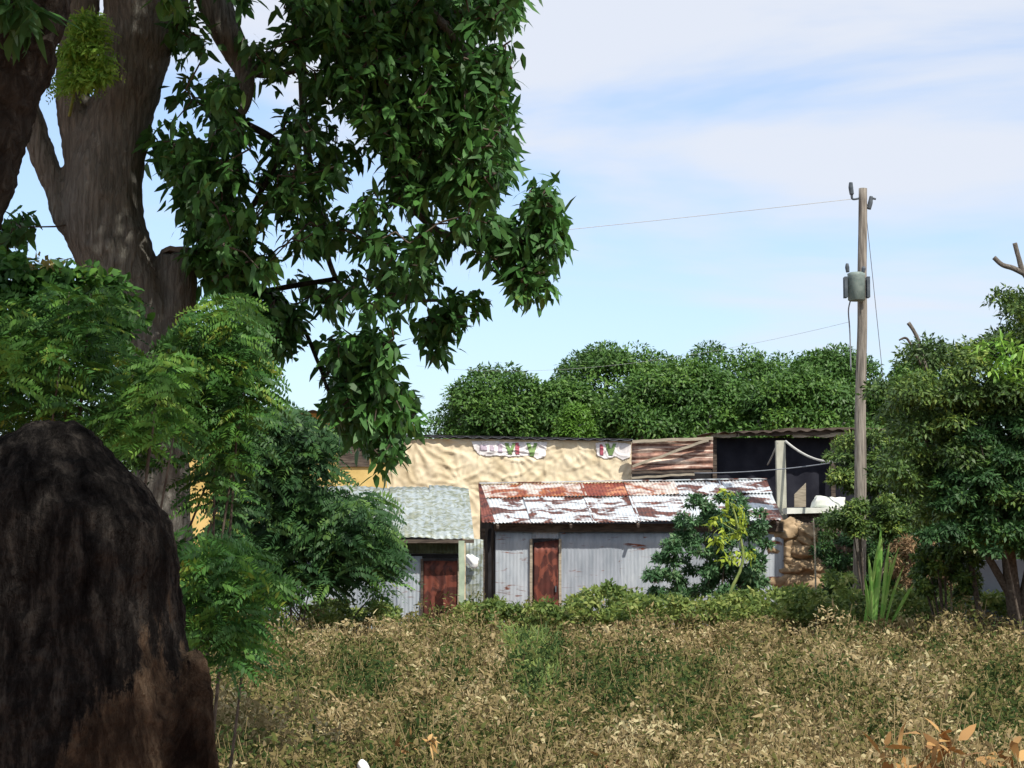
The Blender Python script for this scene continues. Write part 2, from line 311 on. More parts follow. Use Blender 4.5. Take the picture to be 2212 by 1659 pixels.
def tubes_obj(name, paths, m, parent=None, sides=8, jag=.0, n=5):
    bm = bmesh.new()
    for k, (p, r) in enumerate(paths):
        a, b = dense(p, r, n) if n > 1 else (p, r); tube_bm(bm, a, b, sides, jag, k*3.1)
    return bm_obj(name, bm, m, parent, True)
def remesh(o, vox, it=4):
    r = o.modifiers.new('r', 'REMESH'); r.mode = 'VOXEL'; r.voxel_size = vox; r.use_smooth_shade = True
    s = o.modifiers.new('s', 'SMOOTH'); s.factor = .5; s.iterations = it
def displace(o, size, strength, typ='CLOUDS', depth=3):
    tx = bpy.data.textures.new(o.name+'_relief', typ); tx.noise_scale = size
    if typ == 'CLOUDS': tx.noise_depth = depth
    d = o.modifiers.new('d', 'DISPLACE'); d.texture = tx; d.texture_coords = 'LOCAL'; d.strength = strength; d.mid_level = .5
def quad_box(bm, a, b, c, d, th):
    """slab: quad a b c d given thickness vector th"""
    a, b, c, d, th = [Vector(v) for v in (a, b, c, d, th)]
    v = [bm.verts.new(p) for p in (a, b, c, d, a+th, b+th, c+th, d+th)]
    for f in ((0, 1, 2, 3), (7, 6, 5, 4), (0, 4, 5, 1), (1, 5, 6, 2), (2, 6, 7, 3), (3, 7, 4, 0)): bm.faces.new([v[i] for i in f])
def slab(name, a, b, c, d, th, m, parent=None):
    bm = bmesh.new(); quad_box(bm, a, b, c, d, th); return bm_obj(name, bm, m, parent)
def beam(name, a, b, w, h, m, parent=None, wob=0):
    a, b = Vector(a), Vector(b); t = (b-a).normalized(); s = t.cross(Vector((0, 0, 1)))
    if s.length < .1: s = Vector((1, 0, 0))
    s.normalize(); q = s.cross(t); bm = bmesh.new(); n = 8; rings = []
    for i in range(n+1):
        p = a.lerp(b, i/n); p = p + q*wob*noise.noise(Vector((i*.6, a.x, a.z)))+s*wob*noise.noise(Vector((i*.6, a.z, 3+a.x)))
        rings.append([bm.verts.new(p+s*w/2*i1+q*h/2*i2) for i1, i2 in ((-1, -1), (1, -1), (1, 1), (-1, 1))])
    for A, B in zip(rings, rings[1:]):
        for k in range(4): bm.faces.new((A[k], A[(k+1) % 4], B[(k+1) % 4], B[k]))
    bm.faces.new(rings[0][::-1]); bm.faces.new(rings[-1])
    bmesh.ops.bevel(bm, geom=[e for e in bm.edges], offset=min(w, h)*.06, segments=1, affect='EDGES') if False else None
    return bm_obj(name, bm, m, parent)
def corr(name, a, b, c, d, m, parent=None, pitch=.076, amp=.012, along='v', sag=.01, th=.0025, seed=0):
    """corrugated sheet over quad: a-b bottom edge, d-c top edge; ridges run from bottom to top (along='v') or side to side ('u')"""
    a, b, c, d = [Vector(v) for v in (a, b, c, d)]; nrm = (b-a).cross(d-a).normalized(); wl = (b-a).length; hl = (d-a).length
    if along == 'v': nu = max(4, int(wl/pitch*6)); nv = 8
    else: nu = 10; nv = max(4, int(hl/pitch*6))
    nu = min(nu, 700); V = []
    for j in range(nv+1):
        for i in range(nu+1):
            u, v = i/nu, j/nv; p = a.lerp(b, u).lerp(d.lerp(c, u), v)
            ph = (u*wl if along == 'v' else v*hl)/pitch*2*math.pi
            V.append(p + nrm*(amp*math.sin(ph)+sag*noise.noise(Vector((u*wl*1.2+seed, v*hl*1.2, seed)))*2)+ (d-a).normalized()*(.012*noise.noise(Vector((u*wl*2.5, seed, v))) if j in (0, nv) else 0))
    F = [(j*(nu+1)+i, j*(nu+1)+i+1, (j+1)*(nu+1)+i+1, (j+1)*(nu+1)+i) for j in range(nv) for i in range(nu)]
    me = bpy.data.meshes.new(name); me.from_pydata([tuple(v) for v in V], [], F); me.update()
    o = link(name, me, m, parent, True); s = o.modifiers.new('thick', 'SOLIDIFY'); s.thickness = th; s.offset = 0
    return o

# ------------------------------------------------------------ ground
def gz(x, y): return .06*noise.noise(Vector((x*.35, y*.35, 0)))+.10*noise.noise(Vector((x*.08, y*.08, 5)))
xs = np.concatenate([np.linspace(-900, -40, 12), np.linspace(-36, 36, 121), np.linspace(40, 900, 12)])
ys = np.concatenate([np.linspace(-300, -6, 8), np.linspace(-4, 70, 125), np.linspace(76, 2200, 20)])
V = [(x, y, gz(x, y) if abs(x) < 40 and -5 < y < 75 else 0) for y in ys for x in xs]; nx = len(xs)
F = [(j*nx+i, j*nx+i+1, (j+1)*nx+i+1, (j+1)*nx+i) for j in range(len(ys)-1) for i in range(nx-1)]
me = bpy.data.meshes.new('ground'); me.from_pydata(V, [], F); me.update()
tag(link('ground', me, M['soil'], None, True), 'reddish brown soil ground under the dry weeds', 'ground', kind='structure')

# ------------------------------------------------------------ right-hand shack
def G(px, D): p = P(px, 1150, D); return Vector((p.x, p.y, 0))
def up_(v, z): return Vector((v.x, v.y, z))
sh = thing('shack', 'grey corrugated shack with rust-streaked white roof and narrow red rusted door', 'shack', G(1350, 41), 'corrugated metal shacks')
FL, FR = G(1070, 40.35), G(1690, 40.6); BK = Vector((-.35, 2.5, 0))
zt = P(1070, 1147, 40.35).z
def wl(u, z, off=0): p = FL.lerp(FR, u); return Vector((p.x, p.y-off, z))
def uof(px): return (px-1070)/620
segs = [(1070, 1148, 'wall_galv2'), (1209, 1342, 'wall_galv'), (1338, 1462, 'wall_galv2'), (1458, 1580, 'wall_galv'), (1576, 1690, 'wall_galv2')]
for k, (x0, x1, mm) in enumerate(segs):
    corr('wall_sheet', wl(uof(x0), 0, .01*(k % 2)), wl(uof(x1), 0, .01*(k % 2)), wl(uof(x1), zt-.02*(k % 2), .01*(k % 2)), wl(uof(x0), zt, .01*(k % 2)), M[mm], sh, amp=.003, seed=k*3, sag=.012)
zd = P(1175, 1166, 40.3).z
corr('lintel_sheet', wl(uof(1148), zd+.02, -.02), wl(uof(1209), zd+.02, -.02), wl(uof(1209), zt, -.02), wl(uof(1148), zt, -.02), M['wall_galv'], sh, amp=.006)
door = corr('door', wl(uof(1152), .05, .03), wl(uof(1206), .05, .03), wl(uof(1207), zd-.0, .03), wl(uof(1153), zd-.06, .03), M['rust_door'], sh, pitch=.12, amp=.005, seed=5)
slab('door_handle', wl(uof(1198), .95, .06), wl(uof(1201), .95, .06), wl(uof(1201), 1.08, .06), wl(uof(1198), 1.08, .06), (0, -.03, 0), M['metal_dark'], door)
for x in (1147, 1209): beam('door_frame', wl(uof(x), 0, .05), wl(uof(x), zd+.02, .05), .055, .05, M['wood_pale'], sh, .01)
beam('fascia_beam', wl(-.005, zt+.07, .05), wl(1.0, zt+.07, .05), .06, .17, M['wood_dark'], sh, .02)
SB = FL+BK
corr('side_wall', up_(SB, 0), up_(FL+Vector((-.03, 0, 0)), 0), up_(FL+Vector((-.03, 0, 0)), zt+.15), up_(SB, zt+.8), M['black'], sh, amp=.02, pitch=.2)  # black colour paints this side as unlit
RBk = FR+BK; slab('side_wall', FR, RBk, up_(RBk, zt+.8), up_(FR, zt+.1), (.02, 0, 0), M['wall_galv'], sh)
slab('back_wall', SB, RBk, up_(RBk, zt+.8), up_(SB, zt+.8), (0, .02, 0), M['wall_galv'], sh)
for x in (1042, 1056): beam('corner_post', G(x, 40.3)+Vector((0, 0, 0)), up_(G(x+2, 40.3), zt+.05), .07, .07, M['wood_dark'] if x == 1042 else M['black'], sh, .03)
# roof: two courses of sheets
E0, E1 = P(1062, 1131, 39.95), P(1692, 1124, 40.2); R0, R1 = P(1036, 1050, 42.4), P(1656, 1040, 42.6)
def rf(u, v, up=0.): p = E0.lerp(E1, u).lerp(R0.lerp(R1, u), v); return p+Vector((0, -.25, .97))*up
cols = [0, .135, .345, .50, .665, .83, 1.0]
up_m = [M['roof_o'], M['roof_o'], M['roof_r'], M['roof_o'], M['roof_w'][1], M['roof_w'][3]]
for k in range(6):
    u0, u1 = cols[k], cols[k+1]+(.012 if k < 5 else 0)
    corr('roof_sheet', rf(u0, 0, .012*(k % 2)), rf(u1, 0, .012*(k % 2)), rf(u1, .68, .012*(k % 2)), rf(u0, .68, .012*(k % 2)), M['roof_w'][k % 5], sh, amp=.012, seed=k*7, sag=.015)
    corr('roof_sheet', rf(u0, .645, .03+.012*(k % 2)), rf(u1, .645, .03+.012*(k % 2)), rf(u1, 1, .03+.012*(k % 2)), rf(u0, 1, .03+.012*(k % 2)), up_m[k], sh, amp=.012, seed=k*5+2, sag=.012)
corr('roof_sheet', rf(-.035, -.02, .04), rf(.012, -.02, .04), rf(.003, 1., .06), rf(-.005, 1., .06), M['rust_door'], sh, amp=.008)
beam('ridge_cap', rf(.0, 1.01, .06), rf(1, 1.01, .06), .12, .025, M['roof_w'][2], sh, .01)
for u in (.02, .27, .5, .75, .98): beam('rafter', rf(u, -.03, -.06), rf(u, 1, -.06), .05, .07, M['wood_dark'], sh)

# ------------------------------------------------------------ left-hand shack
s2 = thing('shack', 'low grey shack with faded mossy roof and rusty red door beside the tree', 'shack', G(860, 38.5), 'corrugated metal shacks')
A, B = G(560, 37.3), G(1000, 37.3); zt2 = P(900, 1170, 37.3).z
def w2(px, z, off=0): p = G(px, 37.3); return Vector((p.x, p.y-off, z))
zdo = P(950, 1207, 37.3).z
for k, (x0, x1, mm) in enumerate([(560, 660, 'wall_galv'), (656, 760, 'wall_galv2'), (756, 862, 'wall_galv'), (858, 912, 'wall_galv2')]):
    corr('wall_sheet', w2(x0, 0, .01*(k % 2)), w2(x1, 0, .01*(k % 2)), w2(x1, zdo+.05, .01*(k % 2)), w2(x0, zdo+.05, .01*(k % 2)), M[mm], s2, amp=.0045, seed=40+k)
corr('door', w2(915, .03, .0), w2(991, .03, .0), w2(991, zdo-.04, .0), w2(915, zdo-.04, .0), M['rust_door'], s2, pitch=.12, amp=.005, seed=15)
for x in (912, 992): beam('door_frame', w2(x, 0, .03), w2(x, zdo, .03), .05, .05, M['wood_pale'] if x > 950 else M['wood_dark'], s2, .01)
corr('gable_board', w2(560, zdo+.10, .03), w2(996, zdo+.10, .03), w2(996, zt2, .03), w2(560, zt2, .03), M['moss_board'], s2, amp=.01)
beam('gap_shade_strip', w2(560, zdo+.05, -.02), w2(998, zdo+.05, -.02), .05, .08, M['black'], s2, .01)  # black strip painting the dark gap above the door
r0, r1, r2, r3 = P(560, 1166, 36.9), P(1024, 1163, 36.9), P(1012, 1052, 39.6), P(585, 1052, 39.6)
for k in range(5):
    u0, u1 = k/5, (k+1)/5+.01
    f = lambda u, v, h: r0.lerp(r1, u).lerp(r3.lerp(r2, u), v)+Vector((0, 0, h))
    corr('roof_sheet', f(u0, 0, .012*(k % 2)), f(min(u1, 1), 0, .012*(k % 2)), f(min(u1, 1), 1, .012*(k % 2)), f(u0, 1, .012*(k % 2)), M['roof_old'], s2, amp=.008, pitch=.14, seed=60+k, sag=.03)
slab('side_wall', w2(1000, 0, 0), G(990, 39.6), up_(G(990, 39.6), r2.z-.08), w2(1000, zt2, 0), (-.02, 0, 0), M['wall_galv'], s2)
slab('back_wall', G(585, 39.6), G(990, 39.6), up_(G(990, 39.6), r2.z-.08), up_(G(585, 39.6), r2.z-.08), (0, -.02, 0), M['wall_galv'], s2)
beam('eave_beam', f(0, 0, -.05), f(1, 0, -.05), .05, .07, M['wood_dark'], s2, .01)
tag(beam('fence_post', G(999, 36.6), up_(G(997, 36.6), P(999, 1168, 36.6).z), .11, .08, M['green_post'], None, .02), 'pale green upright post right of the rusty door of the mossy-roofed shack', 'post')
gp = corr('metal_sheet', G(1006, 39.5), G(1044, 39.5), up_(G(1044, 39.5), 2.05), up_(G(1006, 39.5), 2.1), M['roof_old'], None, amp=.008)
tag(gp, 'dull green sheet closing the gap between the two shacks', 'metal sheet')
# rag hanging in the gap
bm = bmesh.new(); bmesh.ops.create_icosphere(bm, subdivisions=3, radius=.5)
for v in bm.verts:
    n_ = noise.noise(v.co*3.1); v.co *= 1+.5*n_; v.co.x *= .30+.1*v.co.z; v.co.y *= .12; v.co.z *= .22; v.co.x += -.3*v.co.z
rag = bm_obj('rag', bm, M['white_cloth'], None, True); rag.location = P(1022, 1213, 39.3); rag.rotation_euler = (0, R(25), 0); tag(rag, 'small white rag hung in the gap between the two shacks', 'rag')

# ------------------------------------------------------------ tarpaulin-clad building
tb = thing('tarpaulin_building', 'long building clad in wrinkled tan tarpaulin with a flat dark roof edge', 'building', G(1100, 45))
TD = 45.0
def tarp_rel(x, z):
    """wrinkles: folds radiate from tie points along the top and at mid height"""
    h = 0
    for (tx, tz, k) in ((P(905, 0, TD).x, 4.4, 0), (P(1000, 0, TD).x, 3.3, 1), (P(1110, 0, TD).x, 4.1, 2), (P(1120, 0, TD).x, 3.2, 3), (P(1230, 0, TD).x, 4.2, 4), (P(1330, 0, TD).x, 3.3, 5)):
        dx, dz = x-tx, z-tz; r = math.hypot(dx, dz)+.15; th = math.atan2(dz, dx)
        h += .016*(1-abs(math.sin(th*8+k*1.7+1.5*noise.noise(Vector((x*1.5, z*1.5, k)))))*2)*math.exp(-((r-.6)/.6)**2)
    h *= .8; h += .04*noise.noise(Vector((x*.7, z*.7, 1)))+.016*noise.noise(Vector((x*3, z*1.7, 4)))
    h += .030*max(0, 1-abs(noise.noise(Vector((x*2.1+z*1.1, z*2-x, 9))))*7)+.016*max(0, 1-abs(noise.noise(Vector((x*4+z*3, z*3.4-x*2, 19))))*6)
    return h
def wall_grid(name, x0, x1, ztop, m, parent, D=TD, step=.035, off=0., z0=0, inside=None, zbot=None):
    n = max(2, int((x1-x0)/step)); zb = zbot or (lambda x: z0); V = []; nz_ = None
    nz_ = max(2, int((ztop((x0+x1)/2)-zb((x0+x1)/2))/step))
    for j in range(nz_+1):
        for i in range(n+1):
            x = x0+(x1-x0)*i/n; z = zb(x)+(ztop(x)-zb(x))*j/nz_; V.append((x, D-off-tarp_rel(x, z), z))
    F = []
    for j in range(nz_):
        for i in range(n):
            f = (j*(n+1)+i, j*(n+1)+i+1, (j+1)*(n+1)+i+1, (j+1)*(n+1)+i)
            if inside:
                cx = sum(V[k][0] for k in f)/4; cz = sum(V[k][2] for k in f)/4
                if not inside(cx, cz): continue
            F.append(f)
    me = bpy.data.meshes.new(name); me.from_pydata(V, [], F); me.update(); o = link(name, me, m, parent, True)
    if off: o.modifiers.new('t', 'SOLIDIFY').thickness = .004
    return o
TX = lambda px: P(px, 1000, TD).x
TZ = lambda py: P(1106, py, TD).z
topz = lambda x: TZ(947)+(TZ(953)-TZ(947))*(x-TX(860))/(TX(1365)-TX(860))
wall_grid('tarpaulin', TX(838), TX(1365), topz, M['tarp'], tb)
def patch(name, poly, m, off):
    xs_ = [TX(p[0]) for p in poly]; zs = [TZ(p[1]) for p in poly]; pl = list(zip(xs_, zs))
    return wall_grid(name, min(xs_), max(xs_), lambda x: max(zs), m, tb, step=.016, off=off, zbot=lambda x: min(zs),
                     inside=lambda x, z: bool(in_poly(np.array([x]), np.array([z]), pl)[0]))
patch('printed_panel', [(1018, 953), (1182, 955), (1178, 987), (1160, 992), (1148, 984), (1100, 987), (1080, 984), (1052, 986), (1034, 982), (1024, 970)], M['print_white'], .02)
patch('printed_panel', [(1286, 958), (1290, 984), (1308, 992), (1330, 986), (1345, 994), (1362, 988), (1363, 962), (1350, 957), (1300, 954)], M['print_white'], .02)
for (x, y0, y1, w, mm) in ((1080, 959, 978, 9, 'print_lilac'), (1117, 956, 982, 8, 'print_red'), (1299, 960, 984, 7, 'print_red'), (1044, 962, 974, 15, 'print_lilac'), (1062, 962, 974, 8, 'print_lilac')):
    patch('printed_mark', [(x-w/2, y0), (x+w/2, y0), (x+w/2+1, y1), (x-w/2, y1-1)], M[mm], .03)
for (x, y0, y1) in ((1101, 957, 982), (1148, 957, 986), (1318, 958, 984)):   # green V shapes
    patch('printed_mark', [(x-11, y0), (x-3, y0), (x+2, y0+13), (x+6, y0), (x+13, y0), (x+5, y1), (x-3, y1)], M['print_green'], .03)
for (a, b, o_) in (((836, 948), (1366, 958), .25),):
    q0, q1 = P(a[0], a[1]-5, TD-.1), P(b[0], b[1]-5, TD-.1)
    slab('roof_edge', q0, q1, q1+Vector((0, 0, .06)), q0+Vector((0, 0, .06)), (0, .3, 0), M['black'], tb)
    rr0, rr1 = P(836, 942, TD-.14), P(1368, 951, TD-.14)
    corr('roof', rr0, rr1, rr1+Vector((0, 5, .25)), rr0+Vector((0, 5, .25)), M['wall_galv'], tb, pitch=.3, amp=.02)
# rusty sheet wall bay and the rest of the body
corr('rusty_wall_panel', P(1364, 1018, 44.7), P(1540, 1013, 44.7), P(1540, 946, 44.7), P(1364, 957, 44.7), M['rusty_horiz'], tb, pitch=.15, amp=.02, along='u', sag=.03)
beam('brace_pole', P(1366, 1008, 44.55), P(1530, 950, 44.55), .06, .06, M['wood_pale'], tb, .03)
beam('rail', P(1364, 1022, 44.4), P(1538, 1018, 44.4), .06, .05, M['wood_dark'], tb, .03)
beam('rail', P(1364, 1033, 44.2), P(1500, 1024, 44.2), .05, .05, M['wood_pale'], tb, .03)
beam('rail', P(1366, 954, 44.6), P(1540, 946, 44.6), .07, .07, M['wood_pale'], tb, .02)
slab('back_wall', G(1364, 45.3), G(1545, 45.3), up_(G(1545, 45.3), TZ(960)), up_(G(1364, 45.3), TZ(960)), (0, .05, 0), M['black'], tb)  # black sheet paints the shade in the gap below the rusty panel
# left, yellow-painted house behind the shrubs
yh = thing('house', 'yellow painted house half hidden behind the shrubs and tree trunk', 'house', G(600, 44))
slab('wall', G(330, 43), G(835, 43), up_(G(835, 43), P(1, 893, 43).z), up_(G(330, 43), P(1, 893, 43).z), (0, .15, 0), M['yellow_wall'], yh)
slab('wall', G(330, 43.16), G(300, 49), up_(G(300, 49), P(1, 893, 43).z), up_(G(330, 43.16), P(1, 893, 43).z), (.12, 0, 0), M['yellow_wall'], yh)
z9 = P(1, 893, 43).z
corr('roof', up_(G(315, 42.4), z9+.03), up_(G(850, 42.4), z9+.03), up_(G(850, 48.5), z9+.3), up_(G(315, 48.5), z9+.3), M['wood_dark'], yh, pitch=.3, amp=.02)
w_ = P(770, 960, 42.97)
slab('window', (w_.x-.4, 42.98, w_.z-.5), (w_.x+.3, 42.98, w_.z-.5), (w_.x+.3, 42.98, w_.z+.35), (w_.x-.4, 42.98, w_.z+.35), (0, -.03, 0), M['wood_dark'], yh)

# ------------------------------------------------------------ netted shed on the right
ns = thing('netted_shed', 'open shed hung with black shade netting under a rough wooden roof', 'shed', G(1700, 46))
def net(px0, px1, D, top, bot, nm='shade_netting'):
    bm = bmesh.new(); n, k = 60, 24; x0, x1 = G(px0, D).x, G(px1, D).x; vs = []
    for j in range(k+1):
        for i in range(n+1):
            u, v = i/n, j/k; x = x0+(x1-x0)*u; zz = bot(u)+(top(u)-bot(u))*v
            vs.append(bm.verts.new((x, D+.10*noise.noise(Vector((x*1.1, zz*.6, 2)))+.03*math.sin(x*9+zz), zz)))
    for j in range(k):
        for i in range(n): bm.faces.new((vs[j*(n+1)+i], vs[j*(n+1)+i+1], vs[(j+1)*(n+1)+i+1], vs[(j+1)*(n+1)+i]))
    return bm_obj(nm, bm, M['black_net'], ns, True)
zz = lambda py, D: P(1106, py, D).z
net(1538, 1905, 45.6, lambda u: zz(946, 45.6), lambda u: .2)
for (x0, x1, y, m_, w) in ((1536, 1596, 943, 'wood_pale', .08), (1590, 1720, 938, 'wood_dark', .12), (1668, 1905, 933, 'wood_dark', .16), (1712, 1900, 940, 'wood_pale', .09)):
    beam('roof_beam', P(x0, y, 45.1), P(x1, y-2, 45.1), .1, w, M[m_], ns, .05)
corr('roof', P(1530, 936, 44.9), P(1915, 926, 44.9), P(1915, 926, 44.9)+Vector((0, 4, .12)), P(1530, 936, 44.9)+Vector((0, 4, .12)), M['wood_dark'], ns, pitch=.3, amp=.02)
for px in (1545, 1800, 1900): beam('roof_post', G(px, 45.3), up_(G(px, 45.3), zz(940, 45.3)), .1, .1, M['wood_dark'], ns, .02)
pt = tag(beam('concrete_post', G(1690, 43.5), up_(G(1688, 43.5), P(1, 952, 43.5).z), .21, .2, M['concrete'], None, .015), 'pale square concrete post standing in front of the black netting', 'post')
def cable(name, a, b, sagm, r, m, lab, cat):
    a, b = Vector(a), Vector(b); pts = [a.lerp(b, t/24)-Vector((0, 0, sagm*4*(t/24)*(1-t/24))) for t in range(25)]
    return tag(tubes_obj(name, [(pts, [r]*25)], m, None, 6, 0, 1), lab, cat)
cable('rope', P(1697, 953, 43.4), P(1850, 988, 41), .25, .028, M['hose'], 'thick pale rope sagging from the concrete post towards the utility pole', 'rope')
cable('wire', P(1680, 955, 43.4), P(1658, 1004, 44.3), .03, .018, M['hose'], 'short wire slanting down from the concrete post across the netting', 'wire')
cable('wire', P(1500, 1022, 44), P(1880, 985, 42), .1, .012, M['cable'], 'thin cable strung low across the black netting', 'wire')
# white board leaning + white low wall
bm = bmesh.new(); a, b, c, d = P(1716, 1095, 44), P(1741, 1095, 44), P(1741, 1043, 44), P(1716, 1068, 44); quad_box(bm, a, b, c, d, (0, .05, 0))
tag(bm_obj('board', bm, M['wood_pale'], None), 'pale board with a slanted top leaning against the black netting', 'board')
bm = bmesh.new(); quad_box(bm, P(1700, 1110, 42.6), P(1850, 1106, 42.6), P(1850, 1096, 42.6), P(1700, 1097, 42.6), (0, .7, 0)); 
rl = bm_obj('low_roof', bm, M['white'], None); tag(rl, 'flat white low roof edge right of the rust-streaked shack', 'roof')
corr('wall', G(1702, 42.75), G(1848, 42.75), up_(G(1848, 42.75), P(1, 1106, 42.6).z), up_(G(1702, 42.75), P(1, 1109, 42.6).z), M['wood_dark'], rl)
bm = bmesh.new()
c0 = P(1792, 1085, 42.8); quad_box(bm, c0+Vector((-.35, 0, -.12)), c0+Vector((.42, 0, -.12)), c0+Vector((.34, 0, .12)), c0+Vector((-.28, 0, .12)), (0, .4, 0))
for e in list(bm.edges): pass
bmesh.ops.subdivide_edges(bm, edges=bm.edges[:], cuts=4, use_grid_fill=True)
for v in bm.verts: v.co += Vector((noise.noise(v.co*4), noise.noise(v.co*4+Vector((3, 1, 0))), noise.noise(v.co*4+Vector((7, 1, 0)))))*.1
tag(bm_obj('plastic_bundle', bm, M['white'], None, True), 'crumpled pale green-white bundle lying on the flat white roof edge', 'bundle')
# tan sacks
sk = [(1690, 1150, 0), (1722, 1186, 1), (1700, 1222, 2), (1738, 1225, 3), (1676, 1196, 4), (1742, 1160, 5)]
labs = ['topmost tan sack of the heap right of the shack', 'bulging tan sack in the middle of the heap', 'pale tan sack at the bottom left of the heap', 'brown sack at the bottom right of the heap', 'tan sack squeezed against the left side of the heap', 'small tan sack at the upper right of the heap']
bmh = bmesh.new()
for (x, y, k) in sk:
    bm = bmesh.new(); bmesh.ops.create_icosphere(bm, subdivisions=4, radius=1)
    for v in bm.verts:
        n_ = noise.noise(v.co*1.6+Vector((k*5, 0, 0)))+.5*noise.noise(v.co*4+Vector((k*5, 0, 0)))
        v.co *= 1+.42*n_; v.co.x = math.copysign(abs(v.co.x)**.75, v.co.x)*.42; v.co.y *= .32; v.co.z *= .27
    o = bm_obj('sack', bm, M['sack'], None, True); o.location = P(x, y, 40.9); o.rotation_euler = (0, R(-12+9*k), 0); tag(o, labs[k], 'sack', 'tan sacks heaped beside the shack')
for (x, y, k) in ((1705, 1262, 6), (1740, 1262, 7), (1678, 1250, 8), (1700, 1310, 9), (1740, 1310, 10)):
    bm = bmesh.new(); bmesh.ops.create_icosphere(bm, subdivisions=3, radius=1)
    for v in bm.verts: v.co *= 1+.25*noise.noise(v.co*1.6+Vector((k*5, 0, 0))); v.co.x *= .42; v.co.y *= .32; v.co.z *= .3
    o = bm_obj('sack', bm, M['sack'], None, True); o.location = P(x, y, 40.9); tag(o, 'low tan sack at the foot of the heap behind weeds', 'sack', 'tan sacks heaped beside the shack')
bmh.free()
# grey-blue wall at far right
tag(slab('wall', G(2085, 34), G(2500, 34), up_(G(2500, 34), P(1, 1200, 34).z), up_(G(2085, 34), P(1, 1212, 34).z), (0, .15, 0), M['plaster'], None), 'low grey-blue rendered wall under the dark tree at far right', 'wall')

# ------------------------------------------------------------ utility pole
PD = 38.5
up0 = thing('utility_pole', 'tall weathered wooden utility pole carrying a small grey transformer', 'utility pole', G(1852, PD))
b0 = G(1852, PD); t0 = P(1864, 407, PD)
pts = [b0+Vector((0, 0, -.2))]+[b0.lerp(t0, k/10)+Vector((.03*noise.noise(Vector((k*.5, 1, 1))), 0, 0)) for k in range(1, 10)]+[t0]
tubes_obj('pole_shaft', [(pts, [.135-.05*k/10 for k in range(11)])], M['wood_pole'], up0, 14, .04, 3)
def pc(px, py, dd=0): return P(px, py, PD+dd)
tubes_obj('insulator', [([pc(1858, 428), pc(1842, 430), pc(1840, 418)], [.02, .022, .03]), ([pc(1840, 420), pc(1838, 405), pc(1838, 394)], [.045, .05, .035])], M['metal_dark'], up0, 8)
tubes_obj('insulator', [([pc(1868, 440), pc(1880, 445)], [.02, .02]), ([pc(1877, 452), pc(1880, 438), pc(1882, 424)], [.04, .05, .035]), ([pc(1882, 428), pc(1892, 430)], [.025, .02])], M['metal_dark'], up0, 8)
bm = bmesh.new()
ctr = pc(1850, 618, -.3); rr = .175
tube_bm(bm, [ctr+Vector((0, 0, z)) for z in (-.30, -.28, .20, .25, .28)], [rr*.85, rr, rr, rr*1.04, rr*.7], 20)
tr_ = bm_obj('transformer', bm, M['metal_grey'], up0, True)
for dx in (-.165, .165):
    bm = bmesh.new(); cc = ctr+Vector((dx, -.02, -.04))
    for k in range(4):
        a = cc+Vector((math.copysign(.03, dx), -.1+k*.06, -.2)); quad_box(bm, a, a+Vector((math.copysign(.06, dx), 0, 0)), a+Vector((math.copysign(.06, dx), 0, .42)), a+Vector((0, 0, .42)), (0, .02, 0))
    o = bm_obj('cooling_fin', bm, M['metal_dark'], up0); 
tubes_obj('bushing', [([ctr+Vector((-.17, 0, .28)), ctr+Vector((-.18, 0, .38)), ctr+Vector((-.18, 0, .46))], [.035, .045, .025])], M['metal_dark'], up0, 8)
tubes_obj('bushing', [([ctr+Vector((.14, 0, .28)), ctr+Vector((.15, 0, .36)), ctr+Vector((.15, 0, .40))], [.035, .045, .025])], M['metal_dark'], up0, 8)
tubes_obj('earth_pipe', [([ctr+Vector((-.12, .05, -.3)), ctr+Vector((-.15, .1, -.5)), pc(1836, 720), pc(1838, 800)], [.014]*4)], M['cable'], up0, 6)
slab('bracket', ctr+Vector((-.12, .18, .1)), ctr+Vector((.12, .18, .1)), ctr+Vector((.12, .18, .18)), ctr+Vector((-.12, .18, .18)), (0, .14, 0), M['metal_dark'], up0)
cable('power_line', pc(1840, 430), P(-200, 622, 42), .1, .0055, M['hose'], 'thin power line running left from the pole top behind the big tree', 'power line')
cable('guy_wire', pc(1872, 470), Vector((G(1960, 44).x, 44, .1)), .05, .007, M['cable'], 'thin stay wire slanting down right from the pole', 'wire')
cable('power_line', P(1836, 695, PD), P(900, 790, 60), .5, .003, M['hose'], 'faint wire leaving the pole below the transformer', 'power line')

